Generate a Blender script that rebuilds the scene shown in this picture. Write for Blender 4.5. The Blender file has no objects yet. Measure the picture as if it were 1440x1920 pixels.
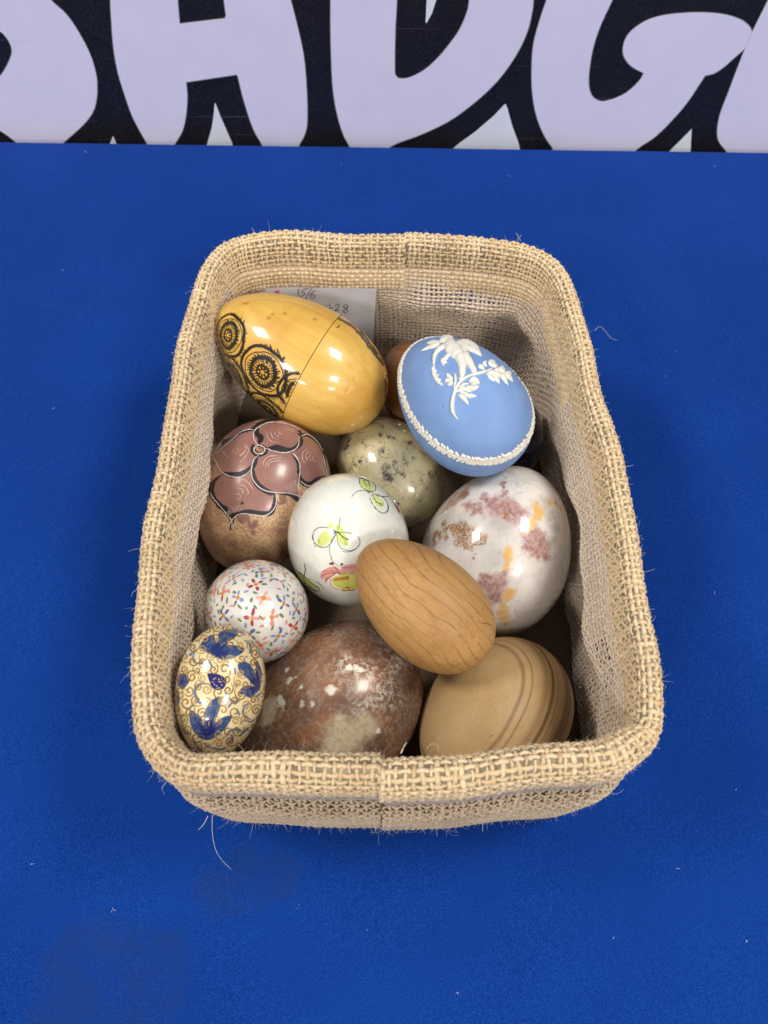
import bpy, bmesh, math, random
import numpy as np
from mathutils import Vector, Matrix
from mathutils.geometry import delaunay_2d_cdt
random.seed(7); rng = np.random.default_rng(7)
SC = bpy.context.scene; COL = SC.collection

# ------------------------------------------------------------------ camera
F = 1440.0; PIT = math.radians(60)
CAMP = np.array([0, 0, .42])
FW = np.array([0, math.cos(PIT), -math.sin(PIT)]); UP = np.array([0, math.sin(PIT), math.cos(PIT)]); RT = np.array([1., 0, 0])
cd = bpy.data.cameras.new('camera'); cam = bpy.data.objects.new('camera', cd); COL.objects.link(cam)
cd.sensor_fit = 'VERTICAL'; cd.sensor_height = 24; cd.lens = 18; cd.clip_start = .01; cd.clip_end = 50
cam.location = CAMP.tolist(); cam.rotation_euler = (math.radians(30), 0, 0)
cd.dof.use_dof = True; cd.dof.focus_distance = .39; cd.dof.aperture_fstop = 9
SC.camera = cam
# ------------------------------------------------------------------ light: a lit hall, two rows of ceiling panels
w = bpy.data.worlds.new('World'); SC.world = w; w.use_nodes = True
w.node_tree.nodes['Background'].inputs[0].default_value = (.88, .90, 1, 1)
w.node_tree.nodes['Background'].inputs[1].default_value = .27
PANEL_W = 38
for lx in (-1.6, 1.35):
    for ly in (2.6, .35, -2.0, -4.3):
        l = bpy.data.lights.new('ceiling_panel_light', 'AREA'); l.shape = 'RECTANGLE'; l.size = .6; l.size_y = .6
        l.energy = PANEL_W*(1.2 if ly < -1 else .85 if ly < 1 else .7); l.color = (1, .95, .88)
        o = bpy.data.objects.new('ceiling_panel_light', l); COL.objects.link(o); o.location = (lx, ly, 2.25)
SC.view_settings.view_transform = 'Standard'; SC.view_settings.look = 'None'
SC.view_settings.exposure = 0.25; SC.view_settings.gamma = 1

# ------------------------------------------------------------------ helpers
def lin(r, g, b, a=1):
    f = lambda c: c/12.92 if c <= .04045 else ((c+.055)/1.055)**2.4
    return (f(r/255), f(g/255), f(b/255), a)
def ray(x, y):
    x = np.asarray(x, float); y = np.asarray(y, float)
    return FW + RT*((x-720)/F)[..., None] + UP*((960-y)/F)[..., None]
def at_z(x, y, z):
    d = ray(x, y); return CAMP + d*((z-CAMP[2])/d[..., 2])[..., None]
def mesh(name, V, faces, mats, parent=None, smooth=True, fm=None):
    me = bpy.data.meshes.new(name)
    V = np.asarray(V, np.float32)
    if isinstance(faces, np.ndarray):
        n, k = faces.shape
        me.vertices.add(len(V)); me.vertices.foreach_set('co', V.ravel())
        me.loops.add(n*k); me.loops.foreach_set('vertex_index', faces.astype(np.int32).ravel())
        me.polygons.add(n); me.polygons.foreach_set('loop_start', np.arange(0, n*k, k, dtype=np.int32))
        me.update(calc_edges=True)
    else:
        me.from_pydata([tuple(map(float, v)) for v in V], [], [tuple(map(int, f)) for f in faces])
    me.validate()
    if smooth: me.polygons.foreach_set('use_smooth', np.ones(len(me.polygons), bool))
    for m in (mats if isinstance(mats, (list, tuple)) else [mats]): me.materials.append(m)
    if fm is not None: me.polygons.foreach_set('material_index', np.asarray(fm, np.int32))
    o = bpy.data.objects.new(name, me); COL.objects.link(o)
    if parent: o.parent = parent
    return o
def tag(o, label=None, cat=None, group=None, kind=None):
    if label: o['label'] = label
    if cat: o['category'] = cat
    if group: o['group'] = group
    if kind: o['kind'] = kind
    return o
def empty(name, loc=(0, 0, 0)):
    o = bpy.data.objects.new(name, None); o.empty_display_size = .01; COL.objects.link(o); o.location = loc; return o
def grid_faces(nu, nv, cu=False, cv=False, off=0):
    a = np.arange(nu if cu else nu-1); b = np.arange(nv if cv else nv-1)
    A, B = np.meshgrid(a, b, indexing='ij'); A2 = (A+1) % nu; B2 = (B+1) % nv
    return np.stack([A*nv+B, A2*nv+B, A2*nv+B2, A*nv+B2], -1).reshape(-1, 4)+off
def catmull(P, n=8, closed=False):
    P = np.asarray(P, float)
    if closed: Q = np.vstack([P[-1], P, P[0], P[1]])
    else: Q = np.vstack([2*P[0]-P[1], P, 2*P[-1]-P[-2]])
    out = []
    for i in range(1, len(Q)-2):
        t = np.linspace(0, 1, n, endpoint=False)[:, None]
        a, b, c, d = Q[i-1], Q[i], Q[i+1], Q[i+2]
        out.append(.5*(2*b+(c-a)*t+(2*a-5*b+4*c-d)*t**2+(3*b-a-3*c+d)*t**3))
    out = np.vstack(out)
    return out if closed else np.vstack([out, P[-1]])

# ---- node helpers
class NT:
    def __init__(s, name):
        s.m = bpy.data.materials.new(name); s.m.use_nodes = True; s.t = s.m.node_tree
        s.b = s.t.nodes['Principled BSDF']; s.tc = s.t.nodes.new('ShaderNodeTexCoord'); s.obj = s.tc.outputs['Object']
    def n(s, ty, ins=None, out=0, **kw):
        nd = s.t.nodes.new(ty)
        for k, v in kw.items(): setattr(nd, k, v)
        for k, v in (ins or {}).items():
            if isinstance(v, bpy.types.NodeSocket): s.t.links.new(v, nd.inputs[k])
            else: nd.inputs[k].default_value = v
        return nd.outputs[out]
    def math(s, op, a, b=0., c=0., clamp=False): return s.n('ShaderNodeMath', {0: a, 1: b, 2: c}, operation=op, use_clamp=clamp)
    def vm(s, op, a, b=(0, 0, 0), out=0): return s.n('ShaderNodeVectorMath', {0: a, 1: b}, out=out, operation=op)
    def noise(s, scale, detail=3, rough=.5, vec=None, dist=0, out=0):
        return s.n('ShaderNodeTexNoise', {'Vector': vec or s.obj, 'Scale': scale, 'Detail': detail, 'Roughness': rough, 'Distortion': dist}, out=out)
    def ss(s, v, lo, hi, a=0., b=1.):
        return s.n('ShaderNodeMapRange', {0: v, 1: lo, 2: hi, 3: a, 4: b}, interpolation_type='SMOOTHSTEP')
    def mix(s, f, a, b, bt='MIX'):
        nd = s.t.nodes.new('ShaderNodeMix'); nd.data_type = 'RGBA'; nd.blend_type = bt
        for k, v in ((0, f), (6, a), (7, b)):
            if isinstance(v, bpy.types.NodeSocket): s.t.links.new(v, nd.inputs[k])
            else: nd.inputs[k].default_value = v
        return nd.outputs[2]
    def warp(s, scale, amp, detail=3):
        c = s.noise(scale, detail, out=1); c = s.vm('SUBTRACT', c, (.5, .5, .5))
        c = s.n('ShaderNodeVectorMath', {0: c, 3: amp}, operation='SCALE'); return s.vm('ADD', s.obj, c)
    def blobs(s, pts, vec, soft=.5):     # pts: (x, y, z, radius); 1 inside
        acc = None
        for (x, y, z, r) in pts:
            d = s.vm('DISTANCE', vec, (float(x), float(y), float(z)), out=1)
            m = s.ss(d, r*(1+soft*.6), r*(1-soft), 0., 1.) if False else s.n('ShaderNodeMapRange', {0: d, 1: r*(1-soft), 2: r*(1+soft*.6), 3: 1., 4: 0.}, interpolation_type='SMOOTHSTEP')
            acc = m if acc is None else s.math('MAXIMUM', acc, m)
        return acc
    def bump(s, h, strength, dist):
        nd = s.n('ShaderNodeBump', {'Height': h, 'Strength': strength, 'Distance': dist}); s.t.links.new(nd, s.b.inputs['Normal']); return nd
    def set(s, col=None, rough=None, spec=None, coat=None, coatr=None, sheen=None, sss=None):
        if coat and isinstance(rough, float):      # handling marks: the polish is not even
            g = s.noise(38, 4, .65, dist=.5); g2 = s.noise(1400, 2, .6)
            rough = s.math('ADD', s.ss(g, .42, .72, rough, rough+.16), s.math('MULTIPLY', s.ss(g2, .6, .75), .12)); cr0 = coatr or .03; coatr = s.ss(g, .45, .75, cr0, cr0+.09)
        for k, v in (('Base Color', col), ('Roughness', rough), ('Specular IOR Level', spec), ('Coat Weight', coat), ('Coat Roughness', coatr), ('Sheen Weight', sheen)):
            if v is None: continue
            if isinstance(v, bpy.types.NodeSocket): s.t.links.new(v, s.b.inputs[k])
            else: s.b.inputs[k].default_value = v
        if sss:
            s.b.inputs['Subsurface Weight'].default_value = sss[0]; s.b.inputs['Subsurface Scale'].default_value = sss[1]
            s.b.inputs['Subsurface Radius'].default_value = (1, .8, .6)
        return s.m
def plain(name, col, rough=.5, spec=.5, coat=0., var=0.):
    k = NT(name)
    c = col
    if var:
        f = k.noise(900, 2); c = k.mix(k.ss(f, .3, .7), tuple(v*(1-var) for v in col[:3])+(1,), tuple(min(1, v*(1+var)) for v in col[:3])+(1,))
    return k.set(col=c, rough=rough, spec=spec, coat=coat, coatr=.05)

# ------------------------------------------------------------------ tablecloth and banner
E0 = at_z(0, 263, 0.); E1 = at_z(1440, 283, 0.)
ed = (E1-E0)/np.linalg.norm(E1-E0)                     # direction of the table's back edge
en = np.array([-ed[1], ed[0], 0])                      # away from the camera
k = NT('blue_table_linen')
tw = k.n('ShaderNodeMapping', {'Vector': k.obj, 'Rotation': (0, 0, math.radians(38))})
wv = k.n('ShaderNodeTexWave', {'Vector': tw, 'Scale': 250, 'Distortion': 1.6, 'Detail': 2, 'Detail Scale': 3}, out=1)
fn = k.noise(2300, 3, .7); big = k.noise(9, 3); mid = k.noise(60, 4)
c = k.mix(k.ss(big, .3, .7), lin(4, 42, 117), lin(8, 49, 128))
c = k.mix(k.math('MULTIPLY', k.ss(fn, .45, .68), .42), c, lin(46, 98, 192))
c = k.mix(k.math('MULTIPLY', k.ss(fn, .5, .3), .4), c, lin(0, 22, 84))
c = k.mix(k.math('MULTIPLY', k.ss(wv, .6, 1.0), .22), c, lin(20, 78, 172))
st = [(*at_z(x, y, 0.), r) for x, y, r in ((170, 1830, .026), (240, 1850, .028), (290, 1820, .018), (130, 1880, .02), (415, 1665, .014), (460, 1650, .016), (520, 1640, .012))]
c = k.mix(k.math('MULTIPLY', k.blobs(st, k.warp(140, .014, 5), .25), k.ss(mid, .3, .6, .12, .34)), c, lin(30, 54, 96))
k.bump(k.math('ADD', k.math('MULTIPLY', wv, .5), fn), .55, .0003)
CLOTH = k.set(col=c, rough=.9, spec=.04, sheen=.03)
# sheet over the tabletop, rolled over its back edge and hanging down
prof = [(-1.3, 0), (-.8, 0)] + [(-.8+.8*i/40, 0) for i in range(1, 40)] + [(-.004+.004*math.sin(a), -.004+.004*math.cos(a)) for a in np.linspace(0, math.pi/2, 7)] + [(0, -.05), (0.001, -.2), (0, -.45)]
V = []; nx = 90
for i in range(nx):
    s = -1.0+2.4*i/(nx-1)
    for (d, z) in prof:
        p = E0+ed*s+en*d
        wob = .0004*math.sin(9*s+14*d)+.0003*math.sin(23*s-11*d) if d < -.02 else 0
        V.append((p[0], p[1], z+wob if z < .0001 else z))
cl = mesh('tablecloth', V, grid_faces(nx, len(prof)), CLOTH)
tag(cl, 'royal blue woven tablecloth spread flat over the table under the basket', 'tablecloth')

BO = en*.012                                            # the banner stands just behind the table
BN = -en
def at_banner(x, y, out=0.):
    d = ray(x, y); P0 = E0+BO+BN*out
    t = ((P0-CAMP)@BN)/(d@BN); return CAMP+d*t[..., None]
def vinyl(name, a, b):
    k = NT(name); g = k.noise(40, 3); f = k.n('ShaderNodeTexNoise', {'Vector': k.vm('MULTIPLY', k.obj, (1400, 1400, 900)), 'Scale': 1, 'Detail': 1})
    scr = k.n('ShaderNodeTexNoise', {'Vector': k.vm('MULTIPLY', k.warp(8, .004), (7, 7, 750)), 'Scale': 1, 'Detail': 1})
    c = k.mix(k.ss(g, .3, .7), a, b)
    c = k.mix(k.math('MULTIPLY', k.ss(scr, .70, .76), .16), c, lin(150, 146, 165))
    c = k.mix(k.math('MULTIPLY', k.ss(f, .4, .7), .035), c, (0.5, .5, .55, 1))
    k.bump(f, .25, .0002); return k.set(col=c, rough=.42, spec=.4)
VB = vinyl('black_vinyl_print', lin(12, 11, 18), lin(17, 16, 24)); VL = vinyl('lilac_vinyl_print', lin(222, 219, 244), lin(226, 222, 246))
VW = vinyl('white_vinyl_print', lin(226, 232, 243), lin(232, 238, 247)); VE = plain('grey_print_edge', lin(120, 122, 118), .5)
ban = tag(empty('banner', tuple(E0+BO)), 'black vinyl banner with big lilac rounded letters standing behind the table', 'banner'); BI = np.array(E0+BO)
a0 = E0+BO-ed*.9; a1 = E0+BO+ed*1.6
pts = []
for p in (a0, a1):
    for z in (-.4, .75):
        pts.append(np.array([p[0], p[1], z]))
v = [pts[0], pts[2], pts[3], pts[1]]; v = [q-BI for q in v] + [q-BI+en*.002 for q in v]
mesh('banner_sheet', v, [(0, 1, 2, 3), (7, 6, 5, 4), (0, 4, 5, 1), (1, 5, 6, 2), (2, 6, 7, 3), (3, 7, 4, 0)], VB, ban, smooth=False)
def flat_poly(name, P, mat, out, grow=0., smooth_pts=False):
    P = np.array(P, float)
    W = at_banner(P[:, 0], P[:, 1], out)
    uv = np.stack([(W-BI)@ed, W[:, 2]], -1)
    if grow:
        a = np.roll(uv, 1, 0); b = np.roll(uv, -1, 0); t = b-a; t /= np.linalg.norm(t, axis=1)[:, None]
        area = .5*np.sum(uv[:, 0]*b[:, 1]-b[:, 0]*uv[:, 1]); n = np.stack([t[:, 1], -t[:, 0]], -1)*(1 if area > 0 else -1)
        uv = uv+n*grow
    bm = bmesh.new()
    f = [bm.verts.new(tuple(BI*0+ed*u+BN*out+np.array([0, 0, z]))) for u, z in uv]
    fc = bm.faces.new(f); 
    bk = bmesh.ops.extrude_face_region(bm, geom=[fc])
    for g in bk['geom']:
        if isinstance(g, bmesh.types.BMVert): g.co += Vector(tuple(en*.0002))
    bmesh.ops.triangulate(bm, faces=bm.faces[:]); bmesh.ops.recalc_face_normals(bm, faces=bm.faces[:])
    me = bpy.data.meshes.new(name); bm.to_mesh(me); bm.free(); me.materials.append(mat)
    o = bpy.data.objects.new(name, me); COL.objects.link(o); o.parent = ban; return o
def sm(P, corners=()):      # smooth the traced outline between sharp corners
    P = list(P); idx = sorted(corners) or [0]; n = len(P); out = []
    for a, b in zip(idx, idx[1:]+[idx[0]+n]):
        seg = [P[i % n] for i in range(a, b+1)]
        out += [tuple(q) for q in (catmull(seg, 5)[:-1] if len(seg) > 2 else np.array(seg[:1]))]
    return out
LET = {
 'B': ([(95, 0), (125, 28), (150, 65), (170, 105), (180, 140), (182, 160), (181, 185), (174, 210), (155, 235), (125, 262), (105, 280), (45, 280), (24, 262), (0, 245), (-60, 212), (-60, 178), (-20, 155), (0, 143), (12, 125), (21, 105), (22, 92), (18, 80), (10, 68), (0, 59), (-30, 45), (-60, 40), (-60, -160), (-30, -160), (40, -60)], (10, 11, 14, 15, 25, 26, 27)),
 'A': ([(207, 0), (209, 40), (213, 90), (221, 135), (233, 175), (247, 215), (262, 245), (275, 268), (283, 285), (318, 285), (331, 265), (342, 245), (348, 220), (351, 185), (349, 154), (443, 140), (446, 143), (455, 180), (467, 220), (478, 248), (489, 267), (497, 285), (553, 285), (563, 268), (572, 250), (576, 225), (575, 170), (570, 110), (560, 60), (545, 0), (520, -90), (410, -90), (420, 0), (424, 30), (421, 35), (337, 45), (333, 0), (328, -90), (206, -90)], (8, 9, 14, 15, 16, 21, 22, 30, 31, 33, 34, 35, 37, 38)),
 'D': ([(620, 0), (620, 60), (622, 130), (626, 180), (635, 225), (645, 255), (653, 270), (662, 292), (705, 292), (742, 270), (790, 252), (840, 228), (880, 200), (920, 165), (950, 130), (975, 90), (990, 55), (997, 25), (1000, 0), (1003, -90), (890, -90), (880, 0), (875, 25), (862, 55), (845, 80), (820, 110), (795, 132), (770, 145), (752, 148), (743, 143), (740, 130), (741, 60), (744, 0), (748, -90), (620, -90)], (7, 8, 19, 20, 33, 34)),
 'G': ([(1025, 0), (1010, 45), (1000, 85), (997, 130), (998, 170), (1003, 205), (1012, 235), (1025, 262), (1035, 276), (1042, 297), (1178, 297), (1198, 277), (1230, 255), (1265, 220), (1290, 190), (1310, 160), (1322, 142), (1340, 137), (1358, 125), (1375, 110), (1390, 97), (1397, 90), (1410, 60), (1405, 50), (1390, 38), (1360, 28), (1320, 24), (1280, 25), (1240, 30), (1210, 40), (1185, 57), (1172, 75), (1168, 95), (1172, 110), (1185, 125), (1207, 137), (1200, 150), (1180, 170), (1160, 182), (1135, 190), (1122, 189), (1110, 180), (1104, 160), (1105, 130), (1112, 90), (1125, 50), (1148, 0), (1190, -90), (1060, -90)], (9, 10, 16, 21, 22, 35, 47, 48)),
 'E': ([(1410.5, 60), (1397.5, 90), (1380, 135), (1365, 175), (1350, 215), (1345, 245), (1348, 265), (1362, 284), (1372, 305), (1600, 305), (1600, -90), (1485, -90)], (0, 8, 9, 10, 11)),
}
for ch, (P, cs) in LET.items():
    q = sm(P, cs)
    l = flat_poly('letter', q, VL, .0010); l['label'] = 'lilac printed letter %s' % ch
    flat_poly('letter_outline', q, VE, .0006, grow=.0006)
for P in ([(404, 194), (412, 215), (425, 245), (435, 268), (440, 285), (384, 285), (389, 268), (397, 240), (401, 212), (402.5, 194)],
          [(212, 255), (205, 272), (219, 272)],
          [(800, 0), (798, 42), (800, 43), (810, 25), (818, 0), (826, -60), (804, -60)],
          [(857, 272), (890, 248), (925, 218), (945, 197), (948, 195), (952, 205), (960, 235), (970, 262), (974, 275), (977, 292), (835, 292)],
          [(1297, 242), (1295, 280), (1294, 297), (1243, 297), (1260, 279), (1281, 258)]):
    flat_poly('background_patch', P, VW, .0008)

# ------------------------------------------------------------------ eggs: an egg of revolution in its own frame
class Egg:
    def __init__(s, c, ax, b, a, k, ref=None):
        s.c = np.array(c); z = np.array(ax, float); z /= np.linalg.norm(z)
        r = -FW if ref is None else np.array(ref, float)
        y = r-z*(r@z); y /= np.linalg.norm(y); x = np.cross(y, z)      # local y looks to the photographer
        s.R = np.stack([x, y, z]); s.b, s.a, s.k = b, a, k
    def f(s, q):
        z = q[..., 2]/s.a; den = s.b*np.maximum(1-s.k*z, .2)
        return (q[..., 0]**2+q[..., 1]**2)/den**2+z*z-1
    def grad(s, q):
        e = 1e-5; return np.stack([(s.f(q+e*u)-s.f(q-e*u))/(2*e) for u in np.eye(3)], -1)
    def snap(s, q, out=0.):
        q = np.array(q, float)
        for _ in range(5):
            g = s.grad(q); q = q-g*(s.f(q)/(g*g).sum(-1))[..., None]
        g = s.grad(q); n = g/np.linalg.norm(g, axis=-1)[..., None]
        return q+n*(out[..., None] if isinstance(out, np.ndarray) else out), n
    def px(s, P, out=0.):                     # where the sight line of a photo point meets the egg
        P = np.asarray(P, float); d = ray(P[..., 0], P[..., 1]); d = d/np.linalg.norm(d, axis=-1)[..., None]
        o = s.R@(CAMP-s.c); d = d@s.R.T; A = np.array([1/s.b, 1/s.b, 1/s.a])
        t0 = -((o*A)*(d*A)).sum(-1)/((d*A)**2).sum(-1); r = max(s.a, s.b)*1.15
        T = np.linspace(-r, r*.1, 70); q = o+d[..., None, :]*(t0[..., None]+T)[..., None]
        ins = s.f(q) < 0; i = np.where(ins.any(-1), ins.argmax(-1), np.abs(s.f(q)).argmin(-1))
        t = t0+T[i]; return s.snap(o+d*t[..., None], out)
    def place(s, o):
        o.matrix_world = Matrix.Translation(Vector(s.c.tolist())) @ Matrix(s.R.T.tolist()).to_4x4(); return o
    def body(s, nu=112, nv=72, lo=0., hi=1., disp=None):
        u = np.linspace(math.pi*lo, math.pi*hi, nv); ph = np.linspace(0, 2*math.pi, nu, endpoint=False)
        U, PH = np.meshgrid(u, ph, indexing='ij'); z = np.cos(U); rad = s.b*np.sin(U)*(1-s.k*z)
        V = np.stack([rad*np.cos(PH), rad*np.sin(PH), s.a*z], -1).reshape(-1, 3)
        if disp is not None: V = V*(1+disp(V)[:, None])
        return V, grid_faces(nv, nu, False, True)[:, ::-1]
    def blob(s, lst):                         # (px x, px y, px radius) -> local point and radius for a colour patch
        L = []
        for x, y, r in lst:
            q, _ = s.px(np.array([x, y])); dd = (np.array(s.c)+s.R.T@q-CAMP)@FW
            L.append((*q, r*dd/F))
        return L
# accumulate painted marks
class Paint:
    def __init__(s, egg): s.e = egg; s.V = []; s.Fc = []; s.fm = []; s.n = 0
    def add(s, V, F_, m):
        s.V.append(V); s.Fc += [tuple(int(i)+s.n for i in f) for f in F_]; s.fm += [m]*len(F_); s.n += len(V)
    def ribbon2d(s, P, w, closed=False):
        t = np.gradient(P, axis=0) if not closed else (np.roll(P, -1, 0)-np.roll(P, 1, 0))
        t /= np.linalg.norm(t, axis=1)[:, None]+1e-9; n = np.stack([-t[:, 1], t[:, 0]], -1); w = np.broadcast_to(np.asarray(w, float), (len(P),))[:, None]/2
        return P+n*w, P-n*w
    def stroke(s, P, w, m=0, out=.00006, n=6, taper=(0.3, .3), dome=0., cols=2, closed=False, local=None, smooth=True):
        P = np.asarray(P, float)
        if smooth and len(P) > 2: P = catmull(P, n, closed)
        elif len(P) == 2: P = P[0]+(P[1]-P[0])*np.linspace(0, 1, n)[:, None]
        L = len(P); u = np.linspace(0, 1, L)
        if np.isscalar(w): ww = np.full(L, float(w))
        else: ww = np.interp(u, np.linspace(0, 1, len(w)), w)
        if not closed:
            if taper[0] < 1: ww = ww*np.clip(taper[0]+(1-taper[0])*u/.18, 0, 1)
            if taper[1] < 1: ww = ww*np.clip(taper[1]+(1-taper[1])*(1-u)/.18, 0, 1)
        a, b = s.ribbon2d(P, ww, closed); js = np.linspace(-1, 1, cols)
        G = np.stack([(a+b)/2+(a-b)/2*j for j in js], 1)
        if dome: o_ = out+dome*np.sqrt(np.clip(1-js**2, 0, 1))[None]*np.clip(ww/ww.max(), .2, 1)[:, None]
        else: o_ = out*np.ones((L, cols))
        V = s.to3(G, o_, local)
        s.add(V.reshape(-1, 3), grid_faces(L, cols, closed)[:, ::-1], m)
    def to3(s, G, o_, local):
        if local is None: return s.e.px(G, o_)[0]
        C, ax, ay = local; return s.e.snap(C+G[..., :1]*ax+G[..., 1:2]*ay, o_)[0]
    def fill(s, P, m=0, out=.00005, step=5, local=None, smooth=True, n=5):
        P = np.asarray(P, float)
        if smooth: P = catmull(P, n, True)
        lo = P.min(0); hi = P.max(0); N = len(P); X, Y = np.meshgrid(np.arange(lo[0]+step/2, hi[0], step), np.arange(lo[1]+step/2, hi[1], step))
        g = np.stack([X.ravel(), Y.ravel()], -1)
        a = P; b = np.roll(P, -1, 0); ins = np.zeros(len(g), bool)
        for p, q in zip(a, b):
            c = ((p[1] > g[:, 1]) != (q[1] > g[:, 1])); 
            with np.errstate(all='ignore'): xx = (q[0]-p[0])*(g[:, 1]-p[1])/(q[1]-p[1]+1e-12)+p[0]
            ins ^= c & (g[:, 0] < xx)
        g = g[ins]; dd = np.linalg.norm(g[:, None]-P[None], axis=-1).min(1) if len(g) else np.zeros(0); g = g[dd > step*.35] if len(g) else g
        A = np.vstack([P, g]); sc = 1/max(1e-9, np.ptp(P))
        r = delaunay_2d_cdt([Vector(v*sc) for v in A], [(i, (i+1) % N) for i in range(N)], [], 1, 1e-6)
        W = np.array([v[:] for v in r[0]])/sc
        V = s.to3(W, out*np.ones(len(W)), local); Fc = []
        for f in r[2]:
            q = W[list(f)[:3]]; ar = (q[1]-q[0])[0]*(q[2]-q[0])[1]-(q[1]-q[0])[1]*(q[2]-q[0])[0]
            Fc.append(tuple(f) if ar < 0 else tuple(f)[::-1])
        s.add(V, Fc, m)
    def disc(s, C, ax, ay, rx, ry, m, out=.00005, n=10):       # small painted oval in the surface
        t = np.linspace(0, 2*math.pi, n, endpoint=False)
        jit = 1+.12*np.array([random.uniform(-1, 1) for _ in t])
        q = C+(np.cos(t)*rx*jit)[:, None]*ax+(np.sin(t)*ry*jit)[:, None]*ay
        V = s.e.snap(np.vstack([C, q]), out)[0]; s.add(V, [(0, 1+i, 1+(i+1) % n) for i in range(n)], m)
    def build(s, name, mats, parent):
        if not s.V: return None
        return mesh(name, np.vstack(s.V), s.Fc, mats, parent, fm=s.fm)
def tangent(n, hint):
    x = hint-n*(hint@n); x /= np.linalg.norm(x); return x, np.cross(n, x)

JN = -FW*math.cos(.42)+UP*math.sin(.42); JAX = -.62*RT+.79*UP+.353*FW
EGG = {
 'brown': Egg([-.02746, .10172, .04456], [-.7271, -.6793, -.0993], .03838, .0518, .094),
 'pale': Egg([.05461, .10184, .04232], [-.6322, -.7062, .3186], .03406, .0451, .080),
 'onyx': Egg([.06139, .18934, .05127], [.3597, .7426, .5649], .03926, .0467, .132),
 'green': Egg([.00421, .24902, .03492], [.609, -.7932, .0016], .02889, .0369, .093),
 'pink': Egg([-.06778, .22173, .05381], [-.374, -.9024, -.214], .03525, .0444, .093),
 'navy': Egg([.07691, .27597, .03662], [.1669, -.9593, -.2276], .02049, .0267, .101),
 'hidden': Egg([.01837, .30278, .0521], [-.0331, -.9746, -.2215], .0215, .0275, .1),
 'confetti': Egg([-.06019, .14122, .08122], [.3095, -.3996, .8629], .02449, .032, .08),
 'white': Egg([-.01842, .18346, .07559], [-.1179, .2147, .9695], .03071, .0371, .096),
 'blue': Egg([-.06912, .09667, .10169], [-.117, -.903, -.4134], .01851, .0276, .061),
 'wood': Egg([.01786, .13872, .09595], [-.743, .5929, .3105], .02423, .037, .115),
 'yellow': Egg([-.04725, .29175, .08499], [-.8636, .4031, .303], .03374, .0532, .127),
 'jasper': Egg([.0400, .2461, .10483], JAX, .0300, .0415, .11, JN),
}
def lump(amp, fr):
    def f(V):
        q = V*fr; return amp*(np.sin(q[:, 0]+1.3)*np.sin(q[:, 1]*1.1+.4)+np.sin(q[:, 2]*.9+2)*np.sin(q[:, 0]*.7+q[:, 1]))
    return f
def solid_egg(key, name, mat, label, cat, amp=.004):
    e = EGG[key]; V, Fc = e.body(disp=lump(amp, 90)); o = mesh(name, V, Fc, mat); e.place(o); return tag(o, label, cat)
def egg_root(key, name, label, cat):
    r = empty(name); EGG[key].place(r); return tag(r, label, cat)
# extents written as 'EGG BUILDERS' follow
GLOSS = dict(rough=.16, spec=.5, coat=.6, coatr=.04)
def cv(P, ox, oy, s): return np.array(P, float)/s+np.array([ox, oy])

# --- brown onyx egg
e = EGG['brown']; k = NT('brown_onyx')
n1 = k.noise(45, 5, .6); n2 = k.noise(420, 6, .78); n3 = k.noise(1300, 3, .7); wp = k.warp(120, .012, 4)
c = k.mix(k.ss(n1, .35, .65), lin(142, 101, 74), lin(120, 86, 68))
dk = k.blobs(e.blob([(745, 1300, 50), (730, 1210, 45), (700, 1180, 30), (760, 1350, 45), (480, 1390, 40), (700, 1400, 30)]), k.warp(40, .012), .6)
c = k.mix(k.math('MULTIPLY', dk, .85), c, lin(100, 76, 66))
am = k.blobs(e.blob([(600, 1200, 38), (575, 1375, 26), (605, 1350, 22)]), wp, .6)
c = k.mix(k.math('MULTIPLY', am, .5), c, lin(176, 112, 62))
cr = k.blobs(e.blob([(650, 1378, 44), (680, 1365, 30), (625, 1400, 26), (640, 1352, 18), (505, 1325, 20), (498, 1345, 18)]), wp, .6)
c = k.mix(k.math('MULTIPLY', cr, k.ss(n2, .3, .55, .55, .95)), c, lin(205, 190, 158))
du = k.blobs(e.blob([(690, 1270, 44), (715, 1300, 42), (740, 1250, 26), (680, 1320, 24), (655, 1250, 24), (620, 1190, 20), (525, 1320, 18), (580, 1190, 20)]), wp, .8)
sp = k.math('MULTIPLY', k.ss(n2, .44, .64), k.math('ADD', k.math('MULTIPLY', du, .95), .24))
c = k.mix(sp, c, lin(212, 203, 186))
fl = k.ss(n3, .64, .72); c = k.mix(k.math('MULTIPLY', fl, .55), c, lin(206, 180, 150))
wh = k.blobs(e.blob([(620.5, 1295, 10), (538, 1257, 6), (541, 1277, 6), (546, 1274, 5), (564, 1289, 5), (568, 1320, 6), (585, 1320, 5), (555, 1271, 3), (655, 1252, 7), (668, 1253, 7), (676, 1256, 5), (525, 1310, 8), (530, 1318, 7), (708, 1370, 6), (732, 1368, 2)]), k.warp(500, .0035, 3), .45)
c = k.mix(wh, c, lin(228, 222, 205))
k.bump(k.math('ADD', k.math('MULTIPLY', n2, .4), k.math('MULTIPLY', wh, .5)), .35, .0005)
BROWN = k.set(col=c, rough=k.ss(sp, 0, .6, .26, .55), spec=.5, coat=.35, coatr=.12, sss=(.12, .004))
o = solid_egg('brown', 'stone_egg', BROWN, 'large rusty brown onyx egg with chalky white spots, at the near wall of the basket', 'egg', .006)
# fine scratches
P = Paint(e)
for a in ([(768, 785), (800, 830), (850, 870), (880, 920), (930, 950)], [(600, 830), (640, 860), (720, 880), (800, 960)], [(320, 800), (380, 880), (450, 960)], [(545, 860), (640, 900), (690, 905)]):
    q = cv(a, 440, 1150, 3.79); P.stroke(q, .7, 0)
P.build('scratch', plain('pale_scratch', lin(205, 180, 150), .5), o)

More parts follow.
